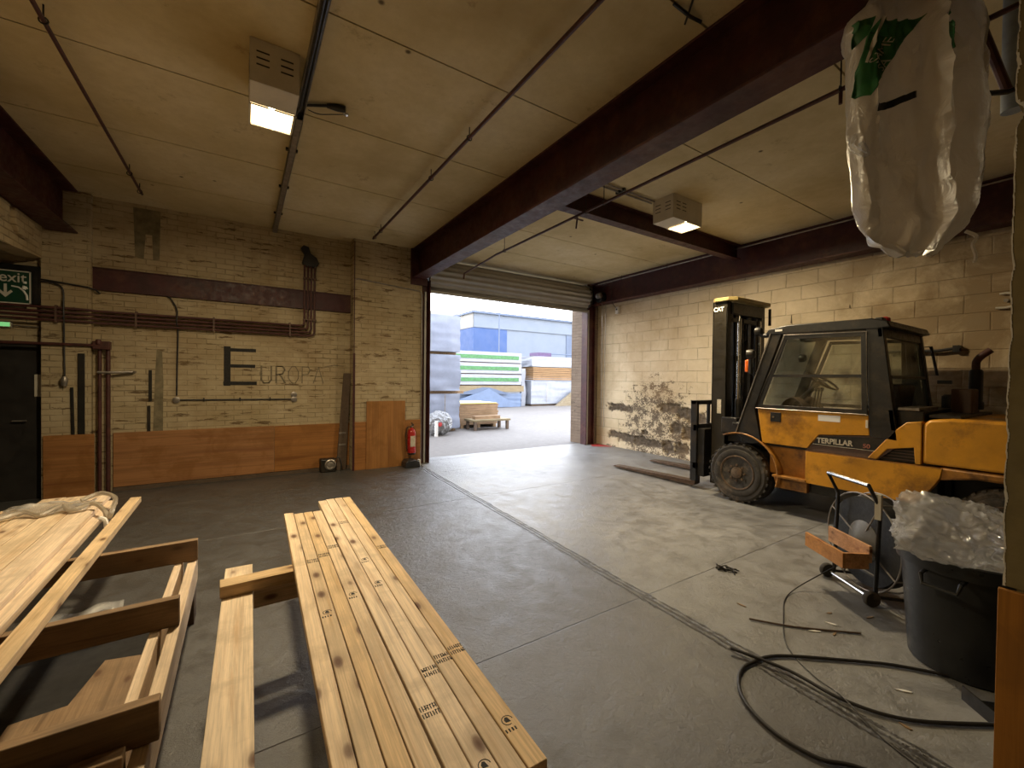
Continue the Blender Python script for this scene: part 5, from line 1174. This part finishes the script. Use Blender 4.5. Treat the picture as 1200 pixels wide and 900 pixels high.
# right packs
wrapped('wrapped_pack', 'lower white wrapped pack at the right of the yard', 'pack', (14.2,20.0,.12), (19.2,22.4,1.50), M['wrapwhite'], None, 41, .05)
t = thing('timber_pack', 'bright orange timber pack between the white packs at the right of the yard', 'timber stack', (16.5,21,1.52))
mb = MB()
for k in range(7): mb.box((14.3,19.95+.01*(k % 2),1.54+.11*k),(19.2,22.4,1.63+.11*k))
mb.build('boards', M['pack_orange'], t, bevel=.006)
wrapped('wrapped_pack', 'upper white wrapped pack lying on the orange timber at the right of the yard', 'pack', (14.25,20.0,2.33), (19.2,22.4,2.95), M['wrapwhite'], None, 47, .05)
wrapped('wrapped_pack', 'narrow white wrapped pack beside the green printed packs', 'pack', (13.72,20.3,.0), (13.98,22.0,2.2), M['wrapwhite'], None, 53, .06, False, 8)
tag(MB().box((14.3,20.1,0),(19.1,22.3,.10)).build('timber_batten', M['wood_dark'], loc=(16.5,21,0)), 'dark base battens under the lower white pack at the right of the yard', 'batten')
tag(MB().prism([(15.8,.0),(19.0,.0),(18.5,.75),(17.3,.95)], 1, 19.5, 19.8).build('tan_sheet', M['pack_yellow'], loc=(17,19.6,0)), 'tan sheet leaning on the lower white pack at the right of the yard', 'sheet')
tag(MB().box((14.9,20.3,2.97),(15.9,21.2,3.2)).build('purple_bale', mat_plain('dark_purple', (.06,.03,.09), .6), loc=(15,20.5,2.97)), 'small dark purple bale on top of the upper white pack', 'bale')
t = thing('steel_rack', 'thin dark rail frame above the packs at the right of the yard', 'rack', (18,23,0)); MB().tube([(16.6,23,0),(16.6,23,3.35),(24,23,3.35),(24,23,0)], .04, 6).tube([(16.6,23,3.05),(24,23,3.05)], .03, 6).build('frame', M['clad_mid'], t)
tag(MB().cyl((19.15,32,0),(19.15,32,11),.05,10).build('lamp_post', M['clad_mid'], loc=(19.15,32,0)), 'tall thin pale pole standing in the yard in front of the warehouse', 'pole')
# warehouse
t = thing('warehouse', 'large pale warehouse with blue cladding panels beyond the yard', 'building', (50,80,0))
MB().box((31.2,60,0),(120,100,9.85)).build('wall', M['clad_pale'], t)
MB().box((31.1,59.8,9.85),(120,100,12.1)).build('fascia', M['clad_pale'], t)
MB().box((30.7,59.4,12.1),(120.4,100,12.45)).build('roof_edge', M['clad_mid'], t)
MB().box((31.0,59.9,2),(37.4,59.99,9.8)).build('blue_panel', M['clad_blue'], t); MB().box((31.05,60,2),(31.15,100,9.8)).build('blue_panel', M['clad_blue'], t); MB().box((31.0,60,9.85),(31.08,100,12.1)).build('cream_panel', M['clad_cream'], t)
MB().box((50.4,59.9,2),(52.8,59.99,9.75)).build('dark_panel', M['clad_mid'], t)
tag(MB().box((10,110,0),(52,130,20.2)).build('distant_building', M['clad_cream'], loc=(30,120,0)), 'pale distant building just visible above the tall wrapped stack', 'building')

# ---------------------------------------------------------------- light
w = bpy.data.worlds.new('sky'); bpy.context.scene.world = w; w.use_nodes = True; nt = w.node_tree; nt.nodes.clear()
out = nt.nodes.new('ShaderNodeOutputWorld'); bg = nt.nodes.new('ShaderNodeBackground'); tc = nt.nodes.new('ShaderNodeTexCoord'); sp = nt.nodes.new('ShaderNodeSeparateXYZ'); cr = nt.nodes.new('ShaderNodeValToRGB')
cr.color_ramp.elements[0].position = .0; cr.color_ramp.elements[0].color = (1,.97,.93,1); cr.color_ramp.elements[1].position = .5; cr.color_ramp.elements[1].color = (.80,.87,1,1)
nt.links.new(tc.outputs['Generated'], sp.inputs[0]); nt.links.new(sp.outputs[2], cr.inputs[0]); nt.links.new(cr.outputs[0], bg.inputs[0]); bg.inputs[1].default_value = 6.2; nt.links.new(bg.outputs[0], out.inputs[0])

# ---------------------------------------------------------------- camera
cam = bpy.data.cameras.new('camera'); co = bpy.data.objects.new('camera', cam); C.objects.link(co)
cam.sensor_width = 36; cam.lens = 36*490/1200; cam.clip_start = .02; cam.clip_end = 500
Mr = Matrix(((0.8411431,-0.0033127,-0.5408025),(-0.5406779,0.0171644,-0.8410546),(0.0120687,0.9998472,0.0126466)))
co.matrix_world = Matrix.Translation((0,0,1.6)) @ Mr.to_4x4()
sc_ = bpy.context.scene; sc_.camera = co
sc_.view_settings.view_transform = 'Standard'; sc_.view_settings.look = 'None'; sc_.view_settings.gamma = 1; sc_.view_settings.use_curve_mapping = False
sc_.view_settings.exposure = 0.28
